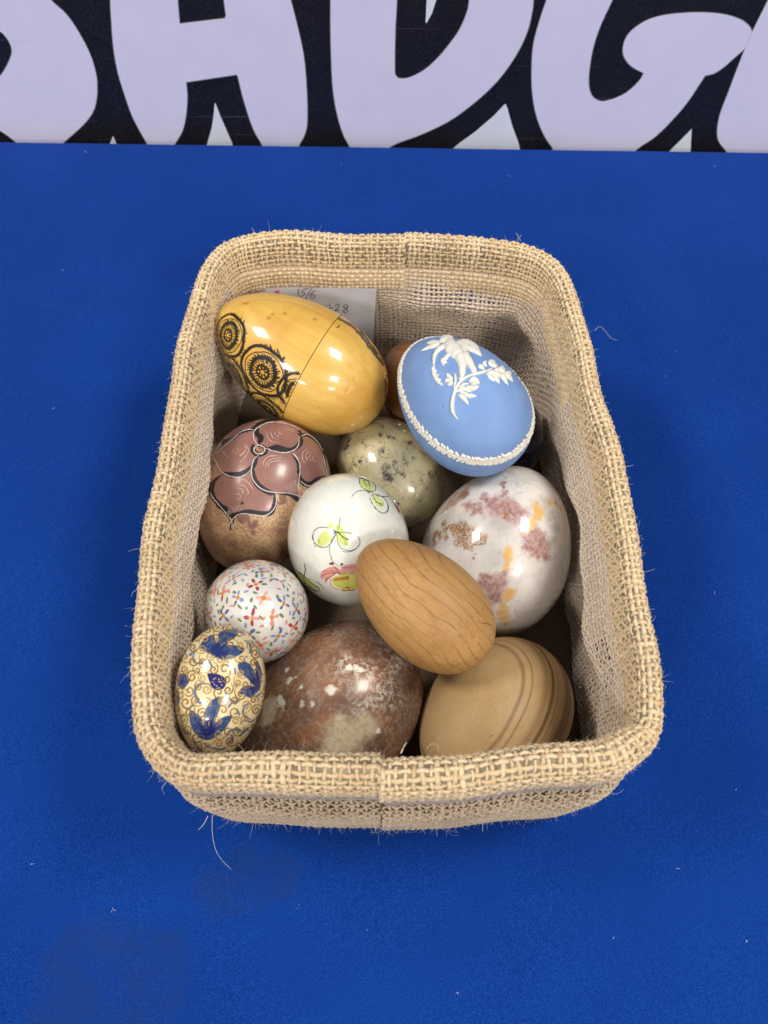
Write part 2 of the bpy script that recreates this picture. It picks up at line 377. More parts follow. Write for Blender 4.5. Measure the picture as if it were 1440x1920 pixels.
# --- pale turned wooden egg
def wood(name, e, pole, ringpx, base, dark, lines, grain, wp=(22, .003, 1)):
    k = NT(name); q, n = e.px(np.array(pole)); n = n/np.linalg.norm(n)
    wv = k.warp(*wp)
    d = k.vm('DOT_PRODUCT', wv, tuple(map(float, n)), out=1)
    gr = k.n('ShaderNodeTexNoise', {'Vector': k.vm('MULTIPLY', k.warp(60, .003), (900, 900, 90)), 'Scale': 1, 'Detail': 4})
    c = k.mix(k.ss(k.noise(40, 3), .3, .7), base[0], base[1])
    c = k.mix(k.math('MULTIPLY', k.ss(gr, .45, .75), grain), c, dark)
    for (x, y, wd, st) in ringpx:
        v = float(e.px(np.array([x, y]))[0]@n)
        u = k.math('SUBTRACT', d, v)
        m1 = k.n('ShaderNodeMapRange', {0: k.math('ABSOLUTE', u), 1: 0., 2: wd, 3: 1., 4: 0.}, interpolation_type='SMOOTHSTEP')
        c = k.mix(k.math('MULTIPLY', m1, st), c, dark)
    if lines:
        wv2 = k.n('ShaderNodeTexNoise', {'Vector': k.vm('MULTIPLY', k.obj, (34, 34, 34)), 'Scale': 1, 'Detail': 1.5})
        fr = k.math('FRACT', k.math('ADD', k.math('MULTIPLY', d, lines), k.math('MULTIPLY', wv2, 3.2)))
        m = k.n('ShaderNodeMapRange', {0: fr, 1: .80, 2: .99, 3: 0., 4: 1.}); m2 = k.n('ShaderNodeMapRange', {0: fr, 1: .995, 2: 1., 3: 1., 4: 0.})
        c = k.mix(k.math('MULTIPLY', k.math('MULTIPLY', m, m2), k.ss(k.noise(80, 2), .3, .6, .2, .6)), c, dark)
    return k, c, gr
e = EGG['pale']
k, c, gr = wood('pale_turned_pine', e, (855, 1305), [(955, 1217, .0013, .6), (966, 1210, .0007, .6), (1005, 1220, .0034, .42), (1020, 1227, .0020, .9), (1031, 1233, .0008, .5), (1045, 1240, .0016, .3), (1058, 1264, .0028, .7), (1068, 1300, .0028, .65)],
                (lin(188, 154, 106), lin(198, 166, 119)), lin(112, 76, 44), 0, .16)
ft = k.n('ShaderNodeTexNoise', {'Vector': k.vm('MULTIPLY', k.obj, (60, 60, 1500)), 'Scale': 1, 'Detail': 2})
c = k.mix(k.math('MULTIPLY', k.ss(ft, .6, .8), .18), c, lin(150, 108, 66))
k.bump(k.math('ADD', gr, ft), .15, .0004)
o = solid_egg('pale', 'wooden_egg', k.set(col=c, rough=.5, spec=.35), 'pale unvarnished wooden egg with broad curved growth rings in the near right corner', 'egg', .003)
P = Paint(e)
for i in range(7):
    x = 700+i*14; P.stroke(cv([(x, 1140+i*3), (x+30+3*i, 1190), (x+95, 1285)], 640, 990, 3.13), .5, 0)
P.stroke(cv([(865, 1225), (880, 1218), (892, 1214)], 640, 990, 3.13), 1.1, 1); P.stroke(cv([(870, 1310), (920, 1262)], 640, 990, 3.13), 1, 0)
P.build('scratch', [plain('light_wood_scratch', lin(198, 168, 122), .6), plain('dark_wood_scratch', lin(120, 80, 50), .6)], o)

# --- honey coloured wooden egg on top
e = EGG['wood']
k, c, gr = wood('honey_cherry_wood', e, (885, 1062), [], (lin(164, 122, 70), lin(180, 138, 84)), lin(96, 62, 32), 210, .32, (30, .005, 1))
sil = k.noise(700, 3, .6)
c = k.mix(k.math('MULTIPLY', k.ss(sil, .52, .72), .3), c, lin(190, 148, 98))
k.bump(gr, .12, .0003)
o = solid_egg('wood', 'wooden_egg', k.set(col=c, rough=.5, spec=.35, coat=.06, coatr=.3), 'smooth honey brown wooden egg with fine grain, lying on top of the other eggs', 'egg', .004)
P = Paint(e)
P.stroke(cv([(602, 512), (640, 470), (676, 428)], 640, 990, 3.13), [.6, 1.2, .5], 0); P.stroke(cv([(560, 560), (600, 520)], 640, 990, 3.13), .5, 0)
P.stroke(cv([(720, 660), (730, 690), (765, 695), (790, 660), (775, 625), (745, 620)], 640, 990, 3.13), .6, 0)
P.stroke(cv([(780, 548), (840, 560), (895, 572)], 640, 990, 3.13), [.6, 1.3, .8], 1)
P.build('scratch', [plain('scratch_in_wood', lin(224, 180, 124), .6), plain('grain_crack', lin(86, 50, 26), .6)], o)

# --- white onyx marble egg with mauve and yellow patches
e = EGG['onyx']; k = NT('white_mauve_onyx')
wp = k.warp(170, .013, 7); wb = k.warp(55, .012, 3); n1 = k.noise(35, 4, .6); n2 = k.noise(600, 4, .75); n3 = k.noise(1500, 2, .6)
c = k.mix(k.ss(n1, .35, .65), lin(218, 213, 206), lin(198, 191, 186))
gy = k.blobs(e.blob([(930, 975, 18), (945, 985, 18), (1020, 945, 15), (1030, 965, 15), (1040, 990, 14), (1035, 1015, 12), (905, 965, 10), (975, 965, 10)]), wb, .9)
c = k.mix(k.math('MULTIPLY', gy, .55), c, lin(158, 152, 146))
mv = k.blobs(e.blob([(912, 935, 13.8), (925, 945, 22.3), (943, 945, 22.3), (955, 957, 24.0), (970, 965, 22.3), (982, 975, 13.8), (940, 925, 8.6), (865, 925, 22.3), (848, 942, 20.6), (882, 950, 15.5), (892, 955, 13.8), (835, 955, 13.8), (944, 905, 10.3), (946, 912, 8.6), (988, 1006, 18.9), (1003, 1010, 22.3), (1015, 1027, 24.0), (1024, 1042, 13.8), (1000, 1028, 18.9), (918, 1095, 22.3), (932, 1100, 25.8), (928, 1115, 22.3), (912, 1085, 15.5), (940, 1083, 10.3), (806, 985, 13.8), (815, 1010, 12.1)]), wp, .5)
c = k.mix(k.math('MULTIPLY', mv, k.ss(n2, .3, .6, .8, 1.)), c, k.mix(k.ss(k.noise(420, 6, .75), .38, .62), lin(138, 98, 94), lin(184, 146, 140)))
vn = k.math('ABSOLUTE', k.math('SUBTRACT', k.noise(48, 6, .62, vec=k.warp(60, .012)), .5)); vn = k.n('ShaderNodeMapRange', {0: vn, 1: 0., 2: .012, 3: .45, 4: 0.}); c = k.mix(vn, c, lin(150, 138, 132))
br = k.blobs(e.blob([(862, 992, 16.5), (872, 1000, 17.8), (888, 1006, 16.5), (898, 1012, 11.0), (865, 1012, 15.2), (880, 1022, 12.3), (848, 990, 11.0), (835, 998, 11.0), (822, 1004, 9.7), (812, 1016, 9.7), (830, 985, 8.2), (868, 925, 9.7), (888, 1040, 5.5), (950, 965, 5.5)]), wp, .4)
c = k.mix(k.math('MULTIPLY', br, k.ss(n2, .38, .56, .25, .95)), c, lin(176, 128, 72))
c = k.mix(k.math('MULTIPLY', br, k.ss(n3, .5, .6)), c, lin(96, 62, 44))
yl = k.blobs(e.blob([(1006, 953, 12.4), (1012, 960, 12.4), (1006, 968, 12.4), (996, 980, 10.9), (988, 990, 10.9), (985, 996, 7.8), (1042, 945, 7.8), (1030, 943, 7.8), (1052, 955, 7.8), (955, 1036, 9.3), (953, 1045, 10.9), (951, 1057, 9.3), (950, 1068, 7.8), (956, 1110, 10.9), (950, 1118, 9.3), (943, 1135, 9.3), (942, 1148, 10.9), (944, 1158, 10.9), (950, 1168, 9.3), (958, 1180, 7.8), (967, 1068, 6.2), (858, 915, 6.2)]), k.warp(200, .006, 6), .6)
c = k.mix(k.math('MULTIPLY', yl, .82), c, lin(216, 166, 66))
k.bump(k.math('MULTIPLY', br, n3), .2, .0004)
solid_egg('onyx', 'stone_egg', k.set(col=c, sss=(.15, .006), **{**GLOSS, 'rough': .2, 'coat': .8, 'coatr': .03}), 'polished white onyx egg with mauve and yellow patches by the right wall of the basket', 'egg', .006)

# --- green marble egg
e = EGG['green']; k = NT('green_marble')
n1 = k.noise(60, 5, .6, dist=.6); n2 = k.noise(170, 6, .7, dist=.8); n3 = k.noise(95, 4, .6, vec=k.warp(90, .012)); n4 = k.noise(420, 3, .6)
c = k.mix(k.ss(n1, .35, .65), lin(190, 180, 136), lin(218, 208, 168))
c = k.mix(k.math('MULTIPLY', k.ss(k.noise(40, 3), .5, .7), .6), c, lin(176, 170, 150))
vn = k.math('ABSOLUTE', k.math('SUBTRACT', n3, .5)); vn = k.n('ShaderNodeMapRange', {0: vn, 1: 0., 2: .022, 3: 1., 4: 0.})
c = k.mix(k.math('MULTIPLY', vn, k.ss(n2, .42, .56, 0., .9)), c, lin(74, 66, 58))
bl = k.blobs(e.blob([(725, 878, 9.5), (722, 884, 8.1), (728, 893, 9.5), (735, 900, 5.4), (740, 868, 5.4), (757, 892, 5.4), (678, 867, 6.8), (667, 872, 5.4), (735, 823, 6.8), (716, 845, 6.8), (730, 820, 6.8), (775, 860, 4.1), (808, 890, 8.1), (816, 885, 5.4), (655, 825, 6.8), (650, 838, 6.8), (745, 945, 5.4), (712, 815, 5.4), (770, 830, 6.8)]), k.warp(420, .005, 4), .5)
c = k.mix(k.math('MULTIPLY', bl, k.ss(n4, .35, .6, .35, 1.)), c, lin(70, 48, 62))
solid_egg('green', 'stone_egg', k.set(col=c, **{**GLOSS, 'coat': .9, 'coatr': .03}), 'glossy greenish cream marble egg with dark purple veins, wedged in the middle of the pile', 'egg', .008)

# --- two eggs down in the shadow
k = NT('dark_amber_glaze'); c = k.mix(k.ss(k.noise(50, 4), .35, .65), lin(120, 78, 44), lin(92, 58, 34))
solid_egg('hidden', 'stone_egg', k.set(col=c, **GLOSS), 'amber brown egg mostly hidden in the gap between the yellow and the blue one', 'egg')
k = NT('navy_glaze'); n = k.noise(110, 4, dist=1)
c = k.mix(k.ss(n, .45, .6), lin(28, 36, 62), lin(46, 56, 88)); c = k.mix(k.ss(k.math('ABSOLUTE', k.math('SUBTRACT', n, .5)), .0, .012, 1., 0.), c, lin(120, 100, 66))
solid_egg('navy', 'painted_egg', k.set(col=c, **GLOSS), 'dark navy egg in deep shade behind the pale blue egg, by the right wall', 'egg')

# --- soapstone egg with carved petals
e = EGG['pink']; r = egg_root('pink', 'carved_egg', 'pinkish brown soapstone egg carved with dark outlined petals, by the left wall', 'egg')
k = NT('pink_soapstone'); n1 = k.noise(55, 5, .65); n2 = k.noise(900, 4, .75); n3 = k.noise(120, 5, .7)
c = k.mix(k.ss(n1, .35, .65), lin(156, 116, 94), lin(168, 124, 98))
spk = k.math('MULTIPLY', k.ss(n2, .40, .56), k.ss(n3, .30, .55))
low = k.blobs(e.blob([(455, 1000, 55), (500, 990, 55), (540, 950, 45), (420, 975, 40), (580, 920, 30), (480, 1030, 40)]), k.warp(60, .010), .4)
c = k.mix(k.math('MULTIPLY', spk, k.math('ADD', k.math('MULTIPLY', low, .85), .15)), c, lin(210, 178, 134))
pt = k.math('MULTIPLY', k.ss(k.noise(75, 3, vec=k.warp(200, .003)), .56, .62), .8); c = k.mix(pt, c, lin(118, 78, 72))
V, Fc = e.body(); mesh('stone_body', V, Fc, k.set(col=c, rough=.3, spec=.5, coat=.3, coatr=.15), r)
k = NT('mauve_petal'); n1 = k.noise(70, 4); n2 = k.noise(800, 3, .7)
c = k.mix(k.ss(n1, .3, .7), lin(140, 98, 90), lin(156, 112, 102)); c = k.mix(k.math('MULTIPLY', k.ss(n2, .5, .7), .25), c, lin(120, 80, 74))
PET = k.set(col=c, rough=.3, spec=.5, coat=.3, coatr=.15)
X = lambda a: cv(a, 340, 770, 4.5)
for poly in ([(285, 600), (340, 545), (450, 560), (580, 520), (600, 590), (640, 660), (740, 700), (770, 740), (765, 800), (720, 860), (600, 860), (500, 860), (430, 890), (370, 810), (300, 740), (265, 680)],
             [(650, 380), (720, 345), (820, 345), (910, 365), (960, 420), (985, 500), (985, 600), (975, 660), (995, 715), (900, 700), (800, 690), (700, 670), (640, 620), (605, 550), (600, 480), (620, 420)],
             [(275, 372), (380, 290), (500, 195), (600, 175), (640, 230), (620, 290), (620, 360), (600, 430), (560, 490), (480, 530), (400, 530), (340, 500), (305, 430)],
             [(620, 190), (680, 125), (770, 103), (880, 112), (990, 160), (995, 230), (975, 300), (920, 345), (820, 335), (720, 315), (660, 300), (622, 260)],
             [(1000, 240), (1060, 220), (1130, 280), (1180, 370), (1210, 470), (1232, 548), (1150, 570), (1080, 615), (1030, 590), (1000, 510), (985, 430), (945, 370), (990, 310)],
             [(350, 240), (420, 180), (520, 120), (620, 98), (640, 140), (600, 165), (500, 180), (400, 250), (360, 268)]):
    P = Paint(e); P.fill(X(poly), 0, out=.00018, step=5); P.build('petal', PET, r)
B = Paint(e)
for pts, wd in (([(345, 545), (290, 590), (260, 650), (270, 720), (330, 800), (400, 850), (430, 910), (418, 1005)], [3, 5, 7, 8, 7, 9, 12, 10, 4]),
    ([(350, 520), (430, 545), (520, 535), (600, 480), (630, 420), (645, 380)], [4, 9, 9, 8, 6, 5]), ([(440, 880), (560, 850), (680, 865), (750, 860), (785, 790), (785, 710)], [9, 6, 7, 8, 7, 7]),
    ([(606, 480), (613, 570), (660, 640), (740, 690), (792, 702)], [6, 8, 9, 8, 7]), ([(640, 140), (640, 200), (672, 235), (650, 290)], [8, 7, 9, 7]),
    ([(270, 375), (380, 280), (500, 190), (600, 160), (640, 130)], [2, 4, 4, 5, 7]), ([(345, 262), (370, 266), (420, 245)], [9, 9, 4]), ([(345, 245), (360, 215), (420, 165), (520, 112), (620, 90)], [3, 3, 3, 2, 2]),
    ([(715, 325), (800, 318), (880, 338), (940, 330), (1000, 280), (1012, 220)], [5, 9, 8, 6, 8, 6]), ([(930, 365), (970, 420), (988, 500), (994, 560), (1030, 612), (1090, 622), (1150, 570), (1235, 555)], [6, 5, 4, 5, 8, 9, 5, 4]),
    ([(800, 695), (900, 702), (960, 735), (990, 775)], [4, 5, 7, 5]), ([(612, 290), (605, 335), (640, 372), (690, 370), (715, 340), (700, 312), (660, 300), (630, 310)], [7, 8, 8, 6, 6, 4, 4, 5]),
    ([(610, 150), (680, 105), (780, 75), (860, 70)], [6, 5, 6, 5]), ([(985, 165), (1005, 205), (1060, 212), (1140, 262), (1200, 370), (1225, 500)], [8, 7, 4, 3, 2, 2]), ([(505, 790), (525, 770)], [3, 5]), ([(975, 500), (985, 530)], [3, 6])):
    B.stroke(X(pts), [v*1.25 for v in wd], 0, out=.00026, cols=3, taper=(.5, .4))
B.build('black_outline', plain('black_carved_line', lin(34, 34, 36), .5), r)
W_ = Paint(e)
for pts in ([(630, 170), (560, 165), (480, 205), (380, 290), (262, 385)], [(265, 372), (300, 440), (340, 510), (400, 550), (480, 565), (550, 540), (588, 500)],
    [(655, 300), (618, 250), (612, 190), (660, 140), (740, 106), (830, 106), (940, 132), (992, 165)], [(705, 322), (780, 345), (870, 360), (950, 335), (985, 290), (990, 220)],
    [(650, 378), (610, 430), (594, 500), (600, 570), (640, 630), (700, 672), (800, 692), (900, 695), (1000, 725)], [(995, 722), (982, 640), (996, 520), (990, 440), (960, 390), (930, 360)],
    [(250, 690), (270, 730), (320, 790), (380, 860), (430, 930), (428, 985)], [(792, 700), (800, 770), (770, 840), (700, 885), (600, 875), (520, 868), (460, 890), (410, 960), (390, 1015)],
    [(1000, 595), (1060, 635), (1120, 618), (1180, 572), (1250, 555)], [(1190, 380), (1210, 470), (1225, 545)], [(1000, 222), (1060, 205), (1130, 250), (1190, 340)]):
    W_.stroke(X(pts), 1.7, 0, out=.00034, taper=(.6, .6))
t = np.linspace(0, 2*math.pi, 12, endpoint=False); W_.stroke(X(np.stack([660+46*np.cos(t), 335+35*np.sin(t)], -1)), 1.7, 0, out=.00034, closed=True)
W_.build('white_carved_line', plain('white_incised', lin(205, 196, 188), .6), r)
H_ = Paint(e)
for pts in ([(688, 470), (700, 425), (750, 388), (845, 388)], [(705, 495), (730, 435), (780, 408), (850, 402)], [(728, 480), (760, 435), (850, 425)], [(722, 190), (730, 235), (770, 268), (830, 277)], [(752, 183), (770, 228), (822, 248)], [(785, 183), (797, 212), (842, 222)], [(812, 180), (825, 200), (850, 203)],
    [(545, 283), (568, 340), (540, 400), (495, 440)], [(532, 290), (548, 330), (520, 370), (490, 388)], [(470, 318), (485, 345), (455, 370)], [(450, 320), (440, 350), (422, 350)], [(470, 583), (540, 588), (590, 640), (604, 668)], [(482, 620), (540, 640), (567, 690), (555, 712)],
    [(468, 652), (520, 668), (518, 705)], [(462, 712), (485, 700), (503, 722), (490, 745), (470, 738)], [(1062, 320), (1020, 360), (1020, 420), (1045, 445)], [(1075, 338), (1045, 380), (1062, 430)], [(1090, 360), (1072, 400), (1098, 430)], [(1108, 385), (1102, 418), (1135, 432)]):
    H_.stroke(X(pts), 1.5, 0, out=.0003)
for i in range(9):
    H_.stroke(X([(870+i*10, 640-i*8), (915+i*9, 700-i*2)]), .9, 0, out=.0003); H_.stroke(X([(395+i*13, 805-i*2), (405+i*8, 890-i*6)]), .9, 0, out=.0003)
    H_.stroke(X([(850+i*16, 130+i*5), (880+i*14, 170+i*4)]), .9, 0, out=.0003); H_.stroke(X([(330+i*7, 340+i*7), (370+i*4, 345+i*7)]), .8, 0, out=.0003); H_.stroke(X([(1150+i*6, 440+i*12), (1195+i*4, 510+i*6)]), .8, 0, out=.0003)
H_.build('hatching', plain('pale_hatching', lin(188, 160, 148), .6), r)

# --- white porcelain egg with flowers
e = EGG['white']; r = egg_root('white', 'painted_egg', 'glossy white porcelain egg painted with green butterflies and a red flower, in the centre', 'egg')
k = NT('white_porcelain'); n = k.noise(220, 3)
POR = k.set(col=k.mix(k.ss(n, .4, .7), lin(226, 227, 218), lin(218, 220, 210)), rough=.12, spec=.5, coat=1., coatr=.015, sss=(.1, .003))
V, Fc = e.body(); mesh('porcelain_body', V, Fc, POR, r)
X = lambda a: cv(a, 520, 770, 4.235)
def glaze(name, col): return plain(name, col, .14, .5, 1.)
G1, G2, R1, R2, Y1, O1 = glaze('leaf_yellow_green', lin(206, 214, 120)), glaze('thin_green', lin(62, 84, 58)), glaze('rose_red', lin(210, 150, 140)), glaze('dark_red', lin(140, 56, 50)), glaze('lemon', lin(198, 200, 96)), glaze('olive_wash', lin(166, 182, 74))
def flower(name, fills, lines, mats):
    P = Paint(e)
    for a, m in fills: P.fill(X(a), m, out=.00004, step=4)
    for a, wd, m in lines: P.stroke(X(a), wd, m, out=.00009, taper=(.4, .4))
    P.build(name, mats, r)
flower('painted_butterfly', [([(320, 1040), (340, 990), (390, 950), (430, 935), (440, 970), (420, 1030), (370, 1070), (330, 1070)], 0), ([(480, 950), (510, 925), (540, 990), (562, 1040), (545, 1075), (500, 1050), (475, 1000)], 0), ([(405, 905), (435, 900), (440, 935), (415, 940)], 0), ([(460, 915), (490, 905), (495, 935), (470, 945)], 0), ([(322, 1035), (335, 1015), (342, 1045), (330, 1055)], 2), ([(535, 1040), (555, 1030), (555, 1065), (540, 1062)], 2)],
    [([(475, 965), (420, 935), (350, 925), (300, 950), (285, 1010), (310, 1060), (370, 1085), (420, 1060), (450, 1010), (480, 965)], 1.3, 1), ([(290, 1010), (295, 1060), (315, 1085)], .9, 1), ([(480, 965), (540, 965), (620, 985), (655, 1030), (640, 1080), (580, 1110), (510, 1090), (480, 1040), (472, 980)], 1.1, 1), ([(510, 1115), (560, 1120), (620, 1100), (650, 1060)], 1.1, 1),
     ([(475, 965), (495, 900), (498, 840)], .9, 1), ([(405, 975), (440, 978), (472, 963)], 2.2, 1), ([(440, 945), (460, 958), (500, 972)], 2.6, 1), ([(480, 962), (520, 1000), (572, 1025)], 1.6, 1), ([(490, 960), (530, 1020), (565, 1020)], 1, 1), ([(470, 975), (440, 1010), (425, 1050)], 1.2, 1), ([(425, 1050), (415, 1110), (435, 1180), (480, 1225), (540, 1243), (620, 1235)], .8, 1)], [G1, G2, O1])
flower('painted_butterfly', [([(655, 560), (700, 552), (750, 580), (772, 622), (720, 640), (678, 620)], 0), ([(745, 660), (800, 690), (842, 730), (832, 768), (790, 755), (750, 705)], 0)],
    [([(720, 645), (660, 600), (650, 550), (670, 540), (720, 565), (735, 625)], 1.3, 1), ([(722, 645), (770, 640), (780, 610), (760, 570), (700, 550), (690, 570), (725, 630)], 1.1, 1), ([(715, 642), (650, 640), (610, 660), (588, 688)], 1.1, 1), ([(725, 650), (740, 720), (790, 790), (840, 815), (875, 780), (865, 720), (820, 680), (740, 648)], 1.2, 1), ([(850, 825), (878, 790), (880, 750)], 1, 1),
     ([(730, 650), (800, 680), (880, 683)], 1, 1), ([(745, 665), (790, 730), (830, 745)], 1.6, 1), ([(710, 632), (722, 648), (740, 636)], 2.6, 1), ([(805, 752), (828, 752), (838, 735)], 3, 2)], [G1, G2, O1])
flower('painted_butterfly', [([(160, 1285), (220, 1310), (290, 1370), (328, 1415), (270, 1402), (195, 1345)], 0)], [([(215, 1210), (225, 1260), (212, 1320)], 1.7, 1), ([(130, 1240), (200, 1310), (280, 1370), (335, 1410), (310, 1428), (240, 1390), (205, 1325)], 1.2, 1), ([(240, 1330), (320, 1360), (372, 1412)], .9, 1), ([(160, 1280), (190, 1290), (240, 1330)], 1.2, 1)], [G1, G2])
flower('painted_flower', [([(343, 1310), (360, 1270), (420, 1240), (480, 1240), (500, 1280), (445, 1300), (405, 1340), (385, 1362), (372, 1330), (355, 1335)], 0), ([(500, 1290), (520, 1235), (600, 1215), (690, 1220), (690, 1290), (560, 1280)], 0), ([(440, 1330), (500, 1300), (560, 1292), (700, 1290), (720, 1400), (600, 1418), (520, 1420), (450, 1380)], 2), ([(413, 1212), (430, 1200), (450, 1208), (445, 1222), (420, 1222)], 1), ([(498, 1217), (512, 1207), (526, 1215), (515, 1228)], 1), ([(475, 1285), (490, 1272), (508, 1285), (492, 1300)], 1), ([(510, 1420), (560, 1395), (620, 1412), (600, 1428), (530, 1428)], 3)],
    [([(350, 1310), (400, 1290), (480, 1285)], 1.3, 1), ([(385, 1360), (400, 1330), (470, 1290)], 1.6, 1), ([(360, 1275), (420, 1270), (480, 1280)], 1, 1), ([(440, 1325), (420, 1360), (445, 1400), (500, 1425)], 2, 0), ([(500, 1300), (560, 1285), (640, 1300)], 1.4, 3)] + [([(455+i*17, 1325-i*3), (462+i*17, 1352-i*2)], [2.6, 3.6, 2], 3) for i in range(7)] + [([(450, 1228), (470, 1255), (490, 1280)], 1.2, 1)], [R1, R2, Y1, glaze('ochre_red', lin(170, 100, 50))])
flower('painted_flower', [], [([(862, 640), (900, 680), (940, 745), (975, 812)], [2, 5, 6, 3], 0), ([(850, 622), (890, 665), (930, 720), (965, 790)], [1, 1.6, 1.6, 1], 1), ([(930, 740), (955, 790), (968, 810)], 2, 1)], [R1, R2])

# --- confetti egg
e = EGG['confetti']; r = egg_root('confetti', 'painted_egg', 'small white egg dotted all over with tiny multicoloured flowers, below the soapstone egg', 'egg')
k = NT('white_glaze'); V, Fc = e.body(); mesh('glazed_body', V, Fc, k.set(col=k.mix(k.ss(k.noise(90, 3), .3, .7), lin(224, 221, 214), lin(214, 210, 205)), rough=.14, spec=.5, coat=.8, coatr=.03), r)
CM = [glaze('orange_dot', lin(205, 132, 40)), glaze('pink_petal', lin(212, 140, 138)), glaze('red_petal', lin(168, 60, 78)), glaze('blue_petal', lin(132, 148, 188)), glaze('deep_blue_petal', lin(84, 100, 150)), glaze('green_leaf', lin(98, 134, 88)), glaze('pale_petal', lin(222, 172, 160))]
cen = []; tries = 0
while len(cen) < 105 and tries < 9000:
    tries += 1; q = rng.normal(size=3); q = q/np.linalg.norm(q)*.028; q, n = e.snap(q)
    if all(np.linalg.norm(q-c0) > .0076 for c0, _ in cen): cen.append((q, n))
P = Paint(e); G_ = Paint(e)
mm = .001
for q, n in cen:
    h = rng.normal(size=3); ax, ay = tangent(n, h); s = random.uniform(.85, 1.15)
    P.disc(q, ax, ay, 1.15*mm*s, .95*mm*s, 0, out=.0001)
    col = random.choice([1, 1, 2, 3, 3, 4, 6, 0 if random.random() < .3 else 1]); nn = random.choice([3, 4, 4, 4, 5]); a0 = random.uniform(0, 6.28)
    for i in range(nn):
        a = a0+i*6.283/nn+random.uniform(-.3, .3); d = ax*math.cos(a)+ay*math.sin(a); pd = np.cross(n, d)
        cc = col if random.random() > .2 else {1: 2, 2: 1, 3: 4, 4: 3, 6: 1, 0: 0}[col]
        L = random.uniform(1.1, 1.8)*mm
        P.disc(q+d*(1.5*mm+L*.7), d, pd, L*s, random.uniform(.65, .95)*mm*s, cc, out=.00006, n=9)
# green leaves and loose dashes between the flowers
loose = []
for t_ in range(5000):
    q = rng.normal(size=3); q = q/np.linalg.norm(q)*.028; q, n = e.snap(q)
    if min(np.linalg.norm(q-c0) for c0, _ in cen) > .0036 and (not loose or min(np.linalg.norm(q-c0) for c0 in loose) > .0034):
        loose.append(q); ax, ay = tangent(n, rng.normal(size=3)); G_.disc(q, ax, ay, random.uniform(1.1, 1.7)*mm, random.uniform(.5, .75)*mm, random.choice([0, 0, 0, 1, 2]), out=.00005, n=8)
P.build('painted_flowers', CM, r); G_.build('painted_leaves', [CM[5], CM[3], CM[1]], r)

# --- cream egg with blue leaves
e = EGG['blue']; r = egg_root('blue', 'painted_egg', 'cream egg painted with blue leaves and gold scrolls, in the near left corner', 'egg')
k = NT('cream_lacquer'); V, Fc = e.body(); mesh('lacquered_body', V, Fc, k.set(col=k.mix(k.ss(k.noise(120, 4), .3, .7), lin(226, 208, 162), lin(218, 198, 150)), rough=.24, spec=.4, coat=.3, coatr=.08), r)
X = lambda a: cv(a, 320, 1030, 4.683)
k = NT('brushed_blue'); n = k.noise(500, 4, .6, dist=1)
BL = k.set(col=k.mix(k.ss(n, .35, .7), lin(42, 62, 106), lin(76, 96, 138)), rough=.2, coat=.8, coatr=.05)
DB = glaze('deep_blue_brush', lin(22, 38, 98)); LB = glaze('grey_blue_curl', lin(92, 116, 152)); GD = glaze('gold_scroll', lin(138, 106, 48)); GD2 = glaze('pale_gold_scroll', lin(176, 142, 80)); PK = glaze('pink_seed', lin(206, 150, 140))
leaves = [([(365, 935), (320, 910), (262, 860), (290, 800), (345, 762), (380, 758), (400, 825), (418, 810), (418, 750), (450, 720), (520, 705), (592, 705), (580, 760), (530, 800), (480, 820), (440, 852), (500, 842), (580, 848), (642, 872), (625, 912), (560, 950), (490, 970), (420, 965)], (385, 925)),
 ([(772, 1212), (700, 1152), (640, 1112), (600, 1070), (588, 1010), (640, 983), (690, 1010), (720, 1050), (745, 1085), (738, 1000), (758, 980), (792, 1050), (802, 1120), (790, 1200), (760, 1250), (720, 1292), (680, 1300), (640, 1275), (603, 1268), (610, 1228), (650, 1200), (720, 1200)], (765, 1215)),
 ([(320, 1672), (240, 1640), (195, 1580), (168, 1480), (172, 1408), (230, 1440), (280, 1490), (305, 1532), (298, 1440), (340, 1350), (400, 1298), (437, 1298), (436, 1380), (412, 1450), (390, 1522), (440, 1480), (500, 1460), (542, 1458), (505, 1530), (470, 1580), (400, 1640)], (320, 1630)),
 ([(75, 1205), (58, 1130), (90, 1095), (130, 1088), (150, 1120), (178, 1140), (150, 1190), (110, 1230)], (90, 1190)), ([(45, 1340), (42, 1260), (70, 1240), (85, 1300), (70, 1370)], (55, 1330))]
def inside(pt, poly):
    x, y = pt; c = False; n = len(poly)
    for i in range(n):
        (a, b), (d, f_) = poly[i], poly[(i+1) % n]
        if (b > y) != (f_ > y) and x < (d-a)*(y-b)/(f_-b)+a: c = not c
    return c
for poly, base in leaves:
    P = Paint(e); P.fill(X(poly), 0, out=.00010, step=4, n=4); ctr = np.mean(poly, 0)
    tips = [p for i, p in enumerate(poly) if math.dist(p, base) > 90]
    for p in tips:
        for j in range(3):
            f_ = random.uniform(.35, .8); q = (base[0]+(p[0]-base[0])*f_+random.uniform(-9, 9), base[1]+(p[1]-base[1])*f_+random.uniform(-9, 9))
            P.stroke(X([base, ((base[0]+q[0])/2+random.uniform(-5, 5), (base[1]+q[1])/2), q]), [3.5, 1.8, .5], 1, out=.00016, taper=(1, .2))
    P.build('painted_leaf', [BL, DB], r)
P = Paint(e); P.fill(X([(325, 1098), (360, 1088), (440, 1105), (487, 1150), (472, 1212), (420, 1237), (370, 1217), (345, 1165)]), 0, out=.0001, step=4)
for x, y in ((395, 1130), (425, 1140), (370, 1165), (385, 1185), (425, 1160), (450, 1190), (405, 1200), (425, 1215), (380, 1140), (440, 1165)): P.stroke(X([(x-6, y-3), (x+6, y+4)]), 2.2, 1, out=.00018)
P.build('painted_berry', [DB, PK], r)
